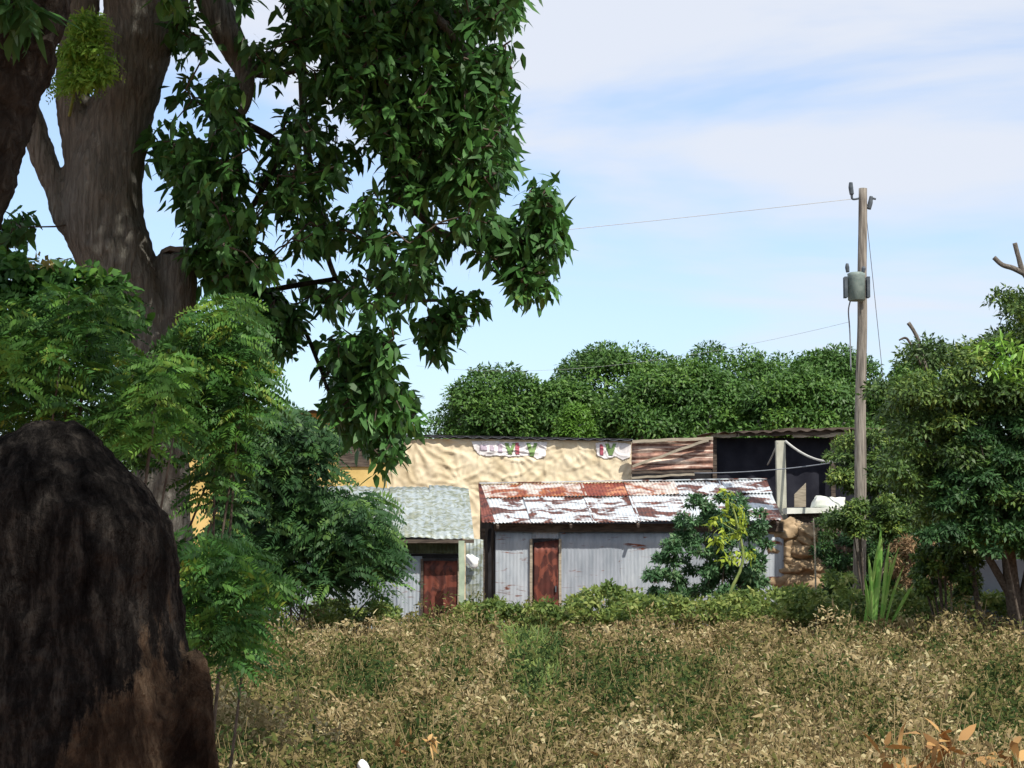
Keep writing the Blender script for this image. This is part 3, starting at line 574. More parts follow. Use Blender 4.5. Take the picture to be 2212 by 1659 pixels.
# ------------------------------------------------------------ trees behind the shacks
def far_tree(name, label, cx, top, wpx, D, mm, n, seed, group=None, botpy=1010, Lm=.21, sx=1.):
    rs = np.random.default_rng(seed); tz = P(cx, top, D).z; bz = P(cx, botpy, D).z; r = wpx/2*PX(D); c = G(cx, D); H = tz-bz
    t = thing(name, label, 'tree', c, group); lumps = []
    for k in range(70):
        th = rs.uniform(0, 2*math.pi); ph = math.acos(rs.uniform(-.1, 1)); q = Vector((math.sin(ph)*math.cos(th), math.sin(ph)*math.sin(th)*.8, math.cos(ph)))
        s = rs.uniform(.16, .30); lumps.append((Vector((c.x+q.x*r*(1-s*.8), c.y+q.y*r*(1-s*.8), bz+H*(q.z*(1-s*.62)))), s*r*1.02))
    for k in range(22): lumps.append((Vector((c.x+rs.uniform(-.5, .5)*r, c.y+rs.uniform(-.3, .3)*r, bz+H*rs.uniform(0, .62))), rs.uniform(.25, .38)*r))
    V, rv = lump_leaves(lumps, int(n*2.6), Lm*.72, Lm*.33, .35, .3, tonej=.5); link('crown', pat_mesh('crown', V, LEAF4, rv), mm, t)
    tubes_obj('trunk', [([c+Vector((0, 0, -.2)), c+Vector((.1, 0, bz*.5)), c+Vector((0, 0, bz+H*.3))], [.32, .24, .14])]+
              [([c+Vector((0, 0, bz*.6)), c+Vector((r*.3*math.cos(a), r*.3*math.sin(a), bz)), c+Vector((r*.6*math.cos(a), r*.6*math.sin(a), bz+H*.45))], [.14, .1, .04]) for a in (0.3, 2.2, 3.6, 5.2)], M['bark'], t, 9)
    return t
g = 'dense trees behind the shacks'
far_tree('mango_tree', 'low rounded tree behind the roof, leftmost of the dense dark row', 1085, 782, 350, 58, M['far'], 17000, 1, g)
far_tree('mango_tree', 'broad dense tree second from the left in the row behind', 1340, 736, 430, 63, M['far'], 19000, 2, g)
far_tree('mango_tree', 'tallest dense tree of the row, left of the utility pole', 1600, 721, 430, 62, M['far'], 19000, 3, g)
far_tree('mango_tree', 'dense tree directly behind the utility pole', 1810, 742, 360, 61, M['far'], 17000, 4, g)
far_tree('mango_tree', 'dense tree half hidden to the right of the utility pole', 2010, 765, 340, 60, M['far'], 12000, 5, g)
far_tree('mango_tree', 'lower dense tree filling in front of the row above the rusty panel', 1470, 775, 400, 57, M['far'], 15000, 9, g)
far_tree('mango_tree', 'lower dense tree in front of the row, above the netted shed', 1730, 790, 360, 56, M['far'], 14000, 10, g)
far_tree('mango_tree', 'lower dense tree bridging the two leftmost crowns of the row', 1215, 812, 240, 57, M['far'], 9000, 12, g)
far_tree('broad_tree', 'broad tree far behind the yellow house, mostly hidden at left', 230, 905, 420, 75, M['far'], 9000, 14)
far_tree('young_tree', 'small bright green tree between two dark ones behind the tarpaulin roof', 1240, 865, 95, 53, M['far_bright'], 3000, 6, None, 960, .17)

# ------------------------------------------------------------ generic plant made of lumps inside an outline
def outline_plant(name, label, cat, poly, D, spread, nl, lr, n, Lm, Wr, mm, stems=(), group=None, droop=.4, shell=.6, gaps=(), f6=False, base=None, stem_m='twig', foliage='foliage', tonej=.45):
    cx = sum(p[0] for p in poly)/len(poly); t = thing(name, label, cat, base if base is not None else G(cx, D), group)
    pp = sample_poly(poly, nl, gaps); C = pts3(pp, D, spread); lumps = [(c, lr*PX(D)*rng.uniform(.7, 1.3)) for c in C]
    V, rv = lump_leaves(lumps, n, Lm, Lm*Wr, droop, shell, f6, tonej)
    link(foliage, pat_mesh(foliage, V, LEAF6 if f6 else LEAF4, rv), M[mm], t)
    b = Vector(t.location); paths = [([P(*q[:3]) for q in s], [q[3] for q in s]) for s in stems]
    if not paths:
        for k in range(5):
            c = Vector(C[rng.integers(len(C))]); paths.append(([b+Vector((.05*k-.1, 0, -.05)), b.lerp(c, .5)+Vector((0, 0, .1)), c], [.03, .02, .008]))
    tubes_obj('stem', paths, M[stem_m], t, 7)
    return t
# big bushy tree at right
rt = [(1880, 830), (1905, 800), (1960, 785), (2010, 762), (2060, 738), (2110, 735), (2140, 715), (2165, 650), (2190, 615), (2230, 585), (2400, 540), (2600, 640), (2650, 900), (2600, 1180), (2400, 1215), (2212, 1200), (2120, 1190), (2060, 1165), (1990, 1130), (1950, 1050), (1900, 990), (1870, 900)]
bt = outline_plant('bushy_tree', 'big bushy tree with olive crown and bare dead tips at right edge', 'tree', rt, 31, 1.2, 400, 44, 140000, .10, .45, 'olive', base=G(2200, 31),
    stems=[[(2230, 1500, 31, .16), (2190, 1300, 31, .13), (2160, 1000, 31, .09), (2140, 800, 31, .04)], [(2200, 1350, 31, .1), (2260, 1050, 31, .08), (2320, 700, 31, .04)], [(2190, 1300, 31, .07), (2050, 1050, 31, .05), (1960, 860, 31, .02)], [(2120, 1350, 31.5, .05), (2095, 1200, 31.5, .045), (2080, 1050, 31.5, .03)]])
outline_plant('leafy_bush', 'leafy growth coloured dark as shade over the trunk side of the bushy tree', 'bush', [(2000, 1080), (2080, 980), (2150, 900), (2320, 880), (2340, 1200), (2110, 1195), (2010, 1170)], 30.0, .5, 110, 26, 26000, .10, .45, 'pinnate_dark', base=G(2220, 30.2))  # dark leaf colour stands in for the shadow low in the tree
tubes_obj('dead_branch', [([P(2250, 640, 31), P(2212, 590, 31), P(2200, 555, 31), P(2192, 525, 31)], [.05, .05, .04, .04])], M['dead'], bt)
tubes_obj('dead_branch', [([P(2230, 600, 31), P(2190, 580, 31), P(2165, 572, 31), P(2147, 556, 31)], [.05, .045, .04, .04])], M['dead'], bt)
tubes_obj('dead_branch', [([P(2000, 800, 31), P(1985, 740, 31), P(1974, 715, 31), P(1962, 697, 31)], [.04, .035, .03, .035])], M['dead'], bt)
tubes_obj('dead_branch', [([P(1990, 790, 31), P(1965, 740, 31), P(1955, 730, 31), P(1942, 735, 31)], [.02, .02, .02, .012])], M['twig'], bt)
# yellow-green sprays on it
V, rv = whorls(pts3(sample_poly([(2100, 740), (2212, 730), (2260, 780), (2212, 830), (2120, 810)], 30), 29.9, .3), 12, .17, .05, .3); link('young_leaves', pat_mesh('young_leaves', V, LEAF6, rv), M['bright'], bt)
outline_plant('leafy_bush', 'thin leafy bush behind the lower part of the utility pole', 'bush', [(1812, 970), (1850, 930), (1960, 960), (1990, 1050), (2000, 1120), (1900, 1170), (1790, 1150), (1780, 1120), (1840, 1090), (1800, 1060)], 40.2, .5, 70, 26, 17000, .10, .45, 'olive', base=G(1885, 40.2))
outline_plant('creeper', 'olive creeper clinging round the middle of the utility pole', 'creeper', [(1850, 1090), (1890, 1075), (1960, 1085), (1980, 1140), (1890, 1170), (1790, 1160), (1770, 1125)], 37.6, .35, 45, 20, 9000, .09, .45, 'olive', base=G(1870, 37.6))
outline_plant('leafy_bush', 'dark dense bush behind the bushy tree at the right edge', 'bush', [(1900, 960), (2500, 900), (2560, 1230), (2060, 1250), (1960, 1200), (1900, 1150)], 42, 1.0, 220, 34, 34000, .13, .45, 'pinnate_dark', base=G(2200, 42))
outline_plant('leafy_bush', 'low green bush in front of the left end of the grey-blue wall', 'bush', [(1975, 1195), (2040, 1175), (2095, 1185), (2120, 1240), (2110, 1285), (1985, 1285)], 31.8, .4, 50, 15, 8500, .09, .45, 'olive', base=G(2040, 31.8))
outline_plant('leafy_bush', 'dark low bush between the tan sacks and the utility pole', 'bush', [(1768, 1140), (1850, 1150), (1980, 1140), (2060, 1220), (2070, 1270), (1900, 1290), (1790, 1290), (1765, 1230)], 39.5, .5, 80, 24, 22000, .10, .42, 'pinnate_dark', base=G(1900, 39.5))
outline_plant('dry_bush', 'brown withered bush below the bushy tree at right', 'bush', [(1925, 1165), (2045, 1170), (2075, 1270), (1940, 1275)], 36, .4, 50, 14, 4600, .10, .3, 'brown', base=G(2000, 36))
# dark bush in front of the right-hand shack
outline_plant('leafy_bush', 'dark blue-green bush growing against the front of the shack', 'bush', [(1500, 1075), (1540, 1080), (1590, 1065), (1640, 1100), (1660, 1180), (1650, 1290), (1400, 1290), (1405, 1240), (1430, 1190), (1465, 1160), (1470, 1110)], 37.5, .8, 120, 14, 15500, .115, .42, 'bluegreen', base=G(1540, 37.5), droop=.3)
# bright sapling
sp_ = thing('papaya_sapling', 'young yellow-green sapling with drooping lobed leaves in front of the dark bush', 'plant', G(1565, 34.5))
Cs = pts3([(1560, 1105), (1545, 1120), (1600, 1110), (1590, 1095), (1575, 1085), (1535, 1130), (1610, 1125), (1560, 1145), (1590, 1150), (1550, 1165), (1600, 1160), (1605, 1140), (1580, 1125), (1560, 1210), (1575, 1205), (1610, 1195), (1625, 1200), (1590, 1200), (1540, 1155), (1570, 1060), (1555, 1170)], 34.5, .15)
V, rv = whorls(Cs, 13, .13, .05, .5); link('foliage', pat_mesh('foliage', V, LEAF6, rv), M['sapling'], sp_)
tubes_obj('stem', [([P(1555, 1420, 34.5), P(1575, 1290, 34.5), P(1598, 1235, 34.5), P(1605, 1195, 34.5), P(1590, 1120, 34.5), P(1578, 1085, 34.5)], [.03, .03, .03, .025, .02, .01])]+
   [([P(1600, 1200, 34.5), P(c[0], c[1], 34.5)], [.012, .008]) for c in ((1565, 1205), (1625, 1200))]+[([P(1594, 1150, 34.5), P(c[0], c[1], 34.5)], [.012, .008]) for c in ((1545, 1120), (1608, 1125), (1550, 1160))], M['greenstem'], sp_, 7)
# tall strap-leaved plant
bl = thing('strap_leaved_plant', 'upright clump of long bright green strap leaves near the pole foot', 'plant', G(1885, 31))
bm = bmesh.new()
blades = [(1890, 1290, 1893, 1132, 11), (1880, 1300, 1872, 1190, 8), (1895, 1290, 1925, 1165, 8), (1900, 1290, 1948, 1175, 7), (1885, 1290, 1905, 1140, 8), (1875, 1300, 1885, 1210, 8), (1905, 1300, 1915, 1200, 7), (1870, 1305, 1862, 1235, 6), (1910, 1300, 1975, 1255, 8), (1890, 1300, 1900, 1180, 9), (1915, 1305, 1955, 1215, 6)]
for k, (x0, y0, x1, y1, w) in enumerate(blades):
    a, b = P(x0, y0+60, 31+.05*k), P(x1, y1, 30.9-.06*(k % 4)); prev = None
    for i in range(9):
        t = i/8; c = a.lerp(b, t)+Vector((.06*math.sin(t*2+k), -.1*t*t, -.05*t**3)); ww = w*PX(31)*(.55+.6*t if t < .6 else .91*(1-((t-.6)/.42)**2))*.6
        e = bm.verts.new(c+Vector((-ww, .02, 0))); m_ = bm.verts.new(c+Vector((0, -.012, 0))); f_ = bm.verts.new(c+Vector((ww, .02, 0)))
        if prev: bm.faces.new((prev[0], prev[1], m_, e)); bm.faces.new((prev[1], prev[2], f_, m_))
        prev = (e, m_, f_)
o = bm_obj('foliage', bm, M['blade'], bl, True); at = o.data.attributes.new('rnd', 'FLOAT', 'FACE'); at.data.foreach_set('value', [random.random() for _ in o.data.polygons])
# bare stake stems
for (x, y0, D, lab) in ((1757, 1120, 34.2, 'thin bare dry stem standing left of the pole foot'), (2050, 1165, 32, 'thin bare dry stem standing below the bushy tree')):
    tag(tubes_obj('dry_plant', [([G(x+3, D), P(x+4, y0+90, D), P(x, y0, D)], [.018, .016, .01])], M['wood_pale'], None, 6), lab, 'stem')

# ------------------------------------------------------------ big mango tree at left
TDm = 13.0
mt = thing('mango_tree', 'large leaning mango tree with grey-brown forked trunk and hanging leaf clusters', 'tree', G(378, TDm))
u = PX(TDm)
def path(*q): return [P(a[0], a[1], a[3] if len(a) > 3 else TDm) for a in q], [a[2]*u for a in q]
trunk_paths = [path((385, 1900, 105), (378, 1780, 84), (362, 1500, 68), (350, 1250, 62), (345, 1050, 60), (334, 900, 60), (322, 780, 64), (288, 660, 74), (240, 540, 84), (222, 420, 82), (240, 320, 74), (268, 220, 67), (290, 120, 75), (314, 10, 84), (345, -110, 76), (400, -300, 58), (430, -520, 40)),
   path((345, 800, 50), (372, 700, 45), (384, 620, 43), (385, 548, 41)),
   path((200, 470, 50), (185, 400, 44), (172, 320, 38), (158, 240, 37), (162, 140, 40), (176, 20, 40), (170, -150, 30)),
   path((195, 520, 45), (150, 460, 34), (118, 400, 27), (90, 330, 26), (70, 260, 25), (40, 150, 22), (0, 0, 18))]
bm = bmesh.new()
for k, (p, r) in enumerate(trunk_paths):
    a, b = dense(p, r, 8); tube_bm(bm, a, b, 28, .10, k*5)
tr = bm_obj('trunk', bm, M['bark'], mt, True); remesh(tr, .022, 3); displace(tr, .22, .05); displace(tr, .05, .02)
# cut end of the stub
bm = bmesh.new(); bmesh.ops.create_cone(bm, cap_ends=True, segments=20, radius1=.125, radius2=.115, depth=.03)
for v in bm.verts: v.co += Vector((0, 0, .02*noise.noise(v.co*20)))
ce = bm_obj('cut_face', bm, M['cut'], mt); ce.location = P(385, 543, TDm)-Vector(mt.location)
limbs = [path((400, -300, 50), (430, -120, 42), (458, -10, 37), (484, 60, 33), (514, 120, 28), (533, 170, 18, 12.9), (528, 230, 11, 12.8), (505, 255, 9, 12.8)),
   path((512, 122, 22), (545, 150, 15), (590, 160, 9), (650, 150, 6)),
   path((505, 255, 8, 12.8), (545, 275, 8, 12.7), (590, 300, 7, 12.6), (605, 330, 6, 12.6), (560, 420, 6, 12.7), (528, 470, 5, 12.7)),
   path((430, -400, 38), (560, -260, 28), (720, -160, 20, 12.6), (860, -40, 13, 12.4), (980, 80, 9, 12.3), (1060, 220, 6, 12.3)),
   path((720, -160, 17, 12.6), (760, 20, 12, 12.8), (800, 180, 10, 13), (840, 330, 8, 13), (900, 460, 7, 13), (1000, 520, 6, 13), (1110, 530, 4, 13), (1180, 480, 3, 13)),
   path((560, -260, 22, 13.2), (620, -60, 14, 13.5), (650, 120, 11, 13.5), (660, 300, 9, 13.5), (690, 450, 7, 13.4), (720, 590, 6, 13.3), (790, 660, 4, 13.3), (900, 650, 3.5, 13.2), (1000, 650, 3, 13.2)),
   path((528, 470, 6, 12.8), (512, 520, 8, 12.9), (508, 600, 9, 13), (520, 640, 9, 13), (590, 640, 7, 13), (650, 700, 5, 13), (690, 790, 4, 13), (720, 860, 4, 13), (790, 900, 4, 13), (820, 960, 3, 13)),
   path((520, 640, 7, 13), (620, 620, 6, 13.1), (740, 600, 5, 13.1)),
   path((430, -420, 40), (330, -560, 30, 12.5), (200, -700, 20, 11.5), (60, -800, 12, 10.5)),
   path((430, -420, 36), (560, -600, 26, 12.5), (760, -700, 18, 11.5), (1000, -700, 10, 11))]
for p, r in limbs: tubes_obj('branch', [(p, r)], M['bark_dark'] if r[0] < 10*u else M['bark'], mt, 10, .06)
GAPS = [(458, -10, 26, 50), (484, 60, 24, 40), (512, 130, 20, 34), (565, 45, 40, 34), (592, 20, 22, 22), (530, 40, 14, 30), (375, 130, 26, 26), (362, 180, 20, 24), (395, 235, 34, 12, -10), (432, 280, 34, 20), (352, 250, 12, 18), (425, 55, 14, 10), (445, 150, 22, 34), (545, 220, 24, 40), (590, 225, 38, 44), (560, 290, 30, 24, 25), (720, 235, 30, 24, 35), (765, 275, 36, 26, 40), (805, 325, 14, 22),
   (1050, 78, 42, 20, -10), (545, 330, 26, 30), (545, 410, 28, 24, -55), (335, 440, 44, 48), (385, 500, 30, 40), (335, 510, 34, 40), (592, 500, 30, 36), (640, 555, 44, 22, 12), (715, 590, 34, 18), (700, 545, 12, 12), (735, 420, 16, 30), (790, 385, 14, 26), (820, 355, 12, 26), (830, 475, 20, 20), (925, 455, 28, 30, -50), (985, 435, 12, 14), (940, 405, 12, 16), (1010, 555, 60, 30, -8), (1095, 455, 36, 26), (860, 505, 14, 14), (655, 200, 12, 10), (700, 130, 14, 18), (632, 640, 20, 12), (600, 600, 16, 12), (750, 655, 12, 16), (675, 660, 12, 14), (800, 555, 10, 10), (480, 330, 18, 10), (455, 440, 10, 22), (480, 400, 9, 14), (1020, 590, 50, 22), (690, 690, 14, 18), (780, 690, 12, 12)]
PA = [(335, -40), (1150, -40), (1128, 10), (1095, 40), (1098, 110), (1098, 200), (1103, 300), (1095, 370), (1062, 430), (1060, 490), (1050, 540), (960, 575), (905, 630), (850, 665), (800, 680), (740, 685), (700, 680), (640, 690), (570, 650), (535, 560), (460, 520), (400, 470), (385, 420), (345, 370), (330, 260), (345, 200), (355, 100)]
parts_ = [(PA, 640, .9, 1), ([(700, -40), (1120, -40), (1090, 100), (1095, 330), (1060, 420), (900, 440), (830, 330), (700, 180)], 480, .9, 1),
   ([(1140, 415), (1165, 392), (1198, 412), (1203, 480), (1212, 508), (1195, 560), (1178, 630), (1150, 640), (1095, 620), (1100, 570), (1075, 520), (1110, 510)], 85, .3, 1), ([(1040, 470), (1110, 480), (1120, 560), (1040, 560)], 22, .3, 0),
   ([(950, 648), (1040, 640), (1035, 660), (985, 690), (945, 685)], 16, .15, 1), ([(918, 690), (948, 695), (962, 735), (942, 755), (922, 730)], 11, .12, 1),
   ([(730, 725), (835, 715), (845, 765), (830, 810), (885, 850), (905, 890), (865, 950), (840, 1005), (795, 990), (770, 930), (705, 890), (730, 860), (715, 790)], 150, .5, 1),
   ([(560, 650), (645, 660), (635, 725), (605, 760), (570, 750)], 45, .3, 1), ([(0, 460), (50, 462), (62, 500), (50, 545), (-60, 560), (-60, 450)], 26, .3, 0),
   ([(400, 270), (520, 280), (520, 520), (470, 530), (410, 480)], 80, .4, 1), ([(405, 480), (530, 520), (545, 660), (500, 640), (440, 600), (415, 560)], 55, .4, 1)]
Call = []
for poly, n, spd, gp_ in parts_:
    Call.append(pts3(sample_poly(poly, n, GAPS if gp_ else (), 12), TDm-.1, spd))
Cvis = np.concatenate(Call); V, rv = whorls(Cvis, 16, .112, .046, .6)
link('foliage', pat_mesh('foliage', V, LEAF6, rv), M['mango'], mt)
# unseen crown above the frame, towards the camera, shaped to shade the trunk
n = 2300; th = rng.uniform(0, 2*math.pi, n); rr_ = np.sqrt(rng.random(n)); cx0 = P(420, -600, 11.5)
Cup = np.stack([cx0.x-1.0+rr_*np.cos(th)*3.3, cx0.y-.8+rr_*np.sin(th)*4.2, 6.5+1.0*rng.random(n)+2.3*np.sqrt(np.clip(1-rr_**2, 0, 1))*rng.random(n)], 1)
pyy = np.array([829.5-FX*((c[2]-CAM_Z)/c[1]-math.tan(PITCH))/(1+(c[2]-CAM_Z)/c[1]*math.tan(PITCH)) for c in Cup]); Cup = Cup[(pyy < -60)]
V, rv = whorls(Cup, 12, .2, .075, .5, False)
link('crown', pat_mesh('crown', V, LEAF4, rv), M['mango'], mt)
# twigs joining the leaf tufts to the branches
nodes = []
for p, r in limbs+[trunk_paths[0]]:
    a, _ = dense(p, r, 5); nodes += [tuple(v) for v in a]
nodes = np.array(nodes); rem = list(range(len(Cvis))); tv = []
dist = np.array([np.min(np.linalg.norm(nodes-c, axis=1)) for c in Cvis]); order = np.argsort(dist)
for i in order:
    c = Cvis[i]; d = np.linalg.norm(nodes-c, axis=1); j = int(np.argmin(d)); p = nodes[j]
    if d[j] > 1.0: nodes = np.vstack([nodes, c]); continue
    mid = (p+c)/2+rng.normal(size=3)*.04; tv.append((p, mid, c)); nodes = np.vstack([nodes, mid, c])
V = []
for p, m_, c in tv:
    for (a, b, ra, rb) in ((p, m_, .007, .006), (m_, c, .006, .004)):
        t = unit((b-a)[None])[0]; s = unit(np.cross(t, [0.3, 1, .2])[None])[0]; q = np.cross(t, s)
        V.append([a+s*ra, a+q*ra, a-s*ra, a-q*ra, b+s*rb, b+q*rb, b-s*rb, b-q*rb])
link('twigs', pat_mesh('twigs', np.array(V), [(0, 1, 5, 4), (1, 2, 6, 5), (2, 3, 7, 6), (3, 0, 4, 7)]), M['twig'], mt)

# ------------------------------------------------------------ second, darker tree at the far left
dt = thing('dark_barked_tree', 'dark rough-barked trunk leaning across the top left corner', 'tree', G(-420, 9.3))
u9 = PX(9.3); b9 = G(-420, 9.3)
pp = [b9+Vector((0, 0, -.2)), P(-380, 1500, 9.3), P(-270, 1000, 9.3), P(-130, 560, 9.3), (P(-44, 300, 9.3)), P(22, 100, 9.3), P(60, -60, 9.3), P(80, -350, 9.3)]
bm = bmesh.new(); a, b = dense(pp, [v*u9 for v in (150, 125, 110, 100, 96, 98, 98, 80)], 8); tube_bm(bm, a, b, 26, .12, 3)
a, b = dense([P(38, -60, 9.3), P(150, -260, 9.2), P(300, -500, 9)], [70*u9, 50*u9, 30*u9], 6); tube_bm(bm, a, b, 16, .1, 6)
o = bm_obj('trunk', bm, M['bark_dark'], dt, True); remesh(o, .02, 2); displace(o, .16, .07); displace(o, .05, .03)
n = 1700; th = rng.uniform(0, 2*math.pi, n); rr_ = np.sqrt(rng.random(n)); c9 = P(60, -500, 8.5)
Cd = np.stack([-.6+rr_*np.cos(th)*3.8, 4.0+rr_*np.sin(th)*3.9, 5.6+2.2*rng.random(n)*np.sqrt(1-rr_**2*.8)], 1)  # unseen leaves over the camera, placed to shade the stump
py9 = 829.5-FX*((Cd[:, 2]-CAM_Z)/Cd[:, 1]-math.tan(PITCH)); Cd = Cd[py9 < -70]
Cd = np.concatenate([Cd, pts3(sample_poly([(-60, -60), (60, -60), (60, 20), (20, 60), (-60, 70)], 10), 8.9, .15)])
V, rv = whorls(Cd, 13, .16, .05, .5); link('crown', pat_mesh('crown', V, LEAF6, rv*.6), M['mango'], dt)
# bright sprig in the fork
sg = thing('leafy_sprig', 'bright yellow-green leafy sprig growing in the fork of the big tree', 'sprig', P(150, 240, 12.6))
V, rv = fronds(pts3(sample_poly([(165, 35), (205, 30), (228, 80), (235, 130), (215, 180), (170, 200), (135, 195), (130, 150), (150, 110)], 260), 12.45, .14), .13, 7, .035, .45); V2, rv2 = lump_leaves([(Vector(c), .09) for c in pts3(sample_poly([(165, 40), (205, 35), (228, 85), (233, 130), (215, 175), (170, 195), (138, 190), (135, 150), (152, 110)], 26), 12.42, .1)], 2600, .06, .022, .4)
link('foliage', pat_mesh('foliage', np.concatenate([V, V2]), LEAF4, np.concatenate([rv, rv2])), M['bright'], sg)
tubes_obj('stem', [([P(150, 250, 12.7), P(165, 180, 12.5), P(185, 100, 12.4), P(195, 50, 12.4)], [.012, .01, .008, .005])], M['greenstem'], sg, 6)

# ------------------------------------------------------------ pinnate-leaved shrubs in front of and beside the trunk
def frond_shrub(label, polys, D, spread, Lm, pairs, lf, wf, mm, basepx, group=None, name='shrub', gaps=(), tone=None, droop=.5, ns=6):
    t = thing(name, label, 'shrub', G(basepx, D), group); C = np.concatenate([pts3(sample_poly(p, n, gaps), D, spread) for p, n in polys])
    V, rv = fronds(C, Lm, pairs, lf, wf, None, droop); link('foliage', pat_mesh('foliage', V, LEAF4, rv), M[mm], t)
    b = Vector(t.location); ps = []
    for k in range(ns):
        c = Vector(C[rng.integers(len(C))]); ps.append(([b+Vector((rng.uniform(-.08, .08), 0, -.05)), b.lerp(c, .45)+Vector((rng.uniform(-.1, .1), 0, .15)), c], [.014, .009, .004]))
    tubes_obj('stem', ps, M['twig'], t, 6); return t
g = 'feathery shrubs around the big trunk'
frond_shrub('feathery green shrub covering the left of the trunk above the charred stump', [([(0, 640), (60, 640), (100, 620), (160, 630), (230, 610), (255, 650), (255, 760), (285, 800), (300, 960), (270, 980), (220, 930), (130, 890), (-60, 930), (-200, 900), (-200, 640)], 900), ([(280, 790), (330, 760), (380, 760), (385, 850), (360, 940), (310, 1000)], 150)], 9.6, .5, .20, 11, .048, .42, 'pinnate', 60, g)
frond_shrub('feathery shrub with yellow tips rising right of the trunk', [([(385, 760), (430, 680), (485, 635), (525, 680), (550, 830), (545, 900), (490, 940), (410, 910)], 620), ([(415, 900), (520, 920), (500, 1140), (440, 1110), (425, 1000)], 70)], 10.8, .35, .21, 11, .05, .42, 'pinnate', 395, g, ns=3)
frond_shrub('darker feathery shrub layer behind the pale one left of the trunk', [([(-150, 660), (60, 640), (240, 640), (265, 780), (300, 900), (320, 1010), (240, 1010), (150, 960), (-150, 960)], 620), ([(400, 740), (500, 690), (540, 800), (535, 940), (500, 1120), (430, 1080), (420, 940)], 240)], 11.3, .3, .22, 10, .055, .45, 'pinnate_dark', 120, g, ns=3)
frond_shrub('bright feathery sprays hanging in front of the lower trunk', [([(330, 765), (390, 755), (400, 830), (400, 930), (340, 960), (320, 870)], 60), ([(225, 900), (300, 880), (330, 960), (260, 990)], 26), ([(0, 740), (90, 730), (100, 830), (0, 860)], 30), ([(470, 640), (510, 630), (530, 700), (470, 700)], 12)], 9.0, .2, .19, 11, .045, .42, 'pinnate_light', 300, g, ns=3)
frond_shrub('low feathery green shrub on the right side of the charred stump', [([(380, 1180), (420, 1150), (520, 1180), (560, 1240), (600, 1260), (590, 1300), (540, 1360), (525, 1430), (500, 1465), (450, 1400), (370, 1330)], 560)], 9.2, .4, .19, 11, .045, .42, 'pinnate', 380, g)
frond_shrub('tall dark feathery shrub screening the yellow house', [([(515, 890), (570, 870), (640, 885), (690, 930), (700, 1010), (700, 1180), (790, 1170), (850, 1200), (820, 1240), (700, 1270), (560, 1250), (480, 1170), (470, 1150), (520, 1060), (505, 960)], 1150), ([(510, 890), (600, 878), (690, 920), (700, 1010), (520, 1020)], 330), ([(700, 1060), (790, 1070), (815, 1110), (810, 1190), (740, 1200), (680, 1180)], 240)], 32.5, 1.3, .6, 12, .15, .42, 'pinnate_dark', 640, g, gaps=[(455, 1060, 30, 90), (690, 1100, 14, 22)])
frond_shrub('small bright leafy plant low in front of the grey shack wall', [([(560, 1230), (640, 1240), (650, 1290), (560, 1330)], 26), ([(770, 1250), (850, 1255), (860, 1290), (790, 1300)], 22)], 33.5, .3, .5, 9, .11, .45, 'pinnate', 700, 'leafy plants at the weed field edge')
# broader leaves at left between shrub and sky
cr = thing('shrub', 'broad-leaved shrub with pale yellow top at the left edge', 'shrub', G(90, 10.4))
V, rv = lump_leaves([(Vector(c), .1) for c in pts3(sample_poly([(60, 585), (95, 570), (128, 590), (125, 640), (85, 650), (60, 620)], 14), 10.3, .15)], 520, .055, .03, .4); link('yellow_leaves', pat_mesh('yellow_leaves', V, LEAF4, rv), M['croton'], cr)
V, rv = lump_leaves([(Vector(c), .12) for c in pts3(sample_poly([(-150, 560), (60, 580), (150, 590), (260, 600), (270, 700), (200, 780), (-150, 780)], 60), 10.2, .3)], 4200, .065, .038, .4, f6=True); link('foliage', pat_mesh('foliage', V, LEAF6, rv), M['pinnate'], cr)
tubes_obj('stem', [([G(90, 10.4), P(80, 900, 10.4), P(90, 620, 10.4)], [.03, .02, .01])], M['twig'], cr)

# ------------------------------------------------------------ charred stump
SD = 5.6; us = PX(SD)
st = bmesh.new()
prof = [(3300, 175, 330), (2400, 172, 310), (1900, 165, 285), (1659, 160, 268), (1500, 155, 258), (1380, 150, 240), (1260, 148, 232), (1170, 138, 236), (1100, 122, 226), (1050, 108, 202), (1000, 98, 160), (960, 100, 122), (930, 115, 78), (912, 125, 36)]
a, b = dense([P(x, y, SD) for y, x, r in prof], [r*us for y, x, r in prof], 5); rings = []
for p, r in zip(a, b):
    rings.append([st.verts.new(p+Vector((math.cos(q), math.sin(q), 0))*r*(1+.05*noise.noise(Vector((math.cos(q)*2, math.sin(q)*2, p.z*1.5)))+.025*noise.noise(Vector((math.cos(q)*9, math.sin(q)*9, p.z*2))))) for q in [2*math.pi*k/60 for k in range(60)]])
for A_, B_ in zip(rings, rings[1:]):
    for k in range(60): st.faces.new((A_[k], A_[(k+1) % 60], B_[(k+1) % 60], B_[k]))
st.faces.new(rings[0][::-1]); st.faces.new(rings[-1])
for (pts_, rs_) in (([(405, 2600), (405, 1900), (402, 1659), (400, 1560), (405, 1480), (420, 1425), (428, 1405)], [90, 72, 62, 58, 50, 30, 8]),
                    ([(-60, 2400), (-60, 1600), (-40, 1400), (-30, 1250)], [110, 100, 90, 40]), ([(260, 1700), (285, 1400), (320, 1250), (325, 1180)], [100, 80, 46, 20])):
    a, b = dense([P(x, y, SD-.05) for x, y in pts_], [r*us for r in rs_], 5); tube_bm(st, a, b, 24, .1, 8)
for v in st.verts: v.co -= G(170, SD)
sto = bm_obj('tree_stump', st, M['char'], None, True); sto.location = G(170, SD); remesh(sto, .012, 3); displace(sto, .05, .03); displace(sto, .016, .014)
tag(sto, 'massive charred black stump with bare brown wood patches at lower left', 'tree stump')

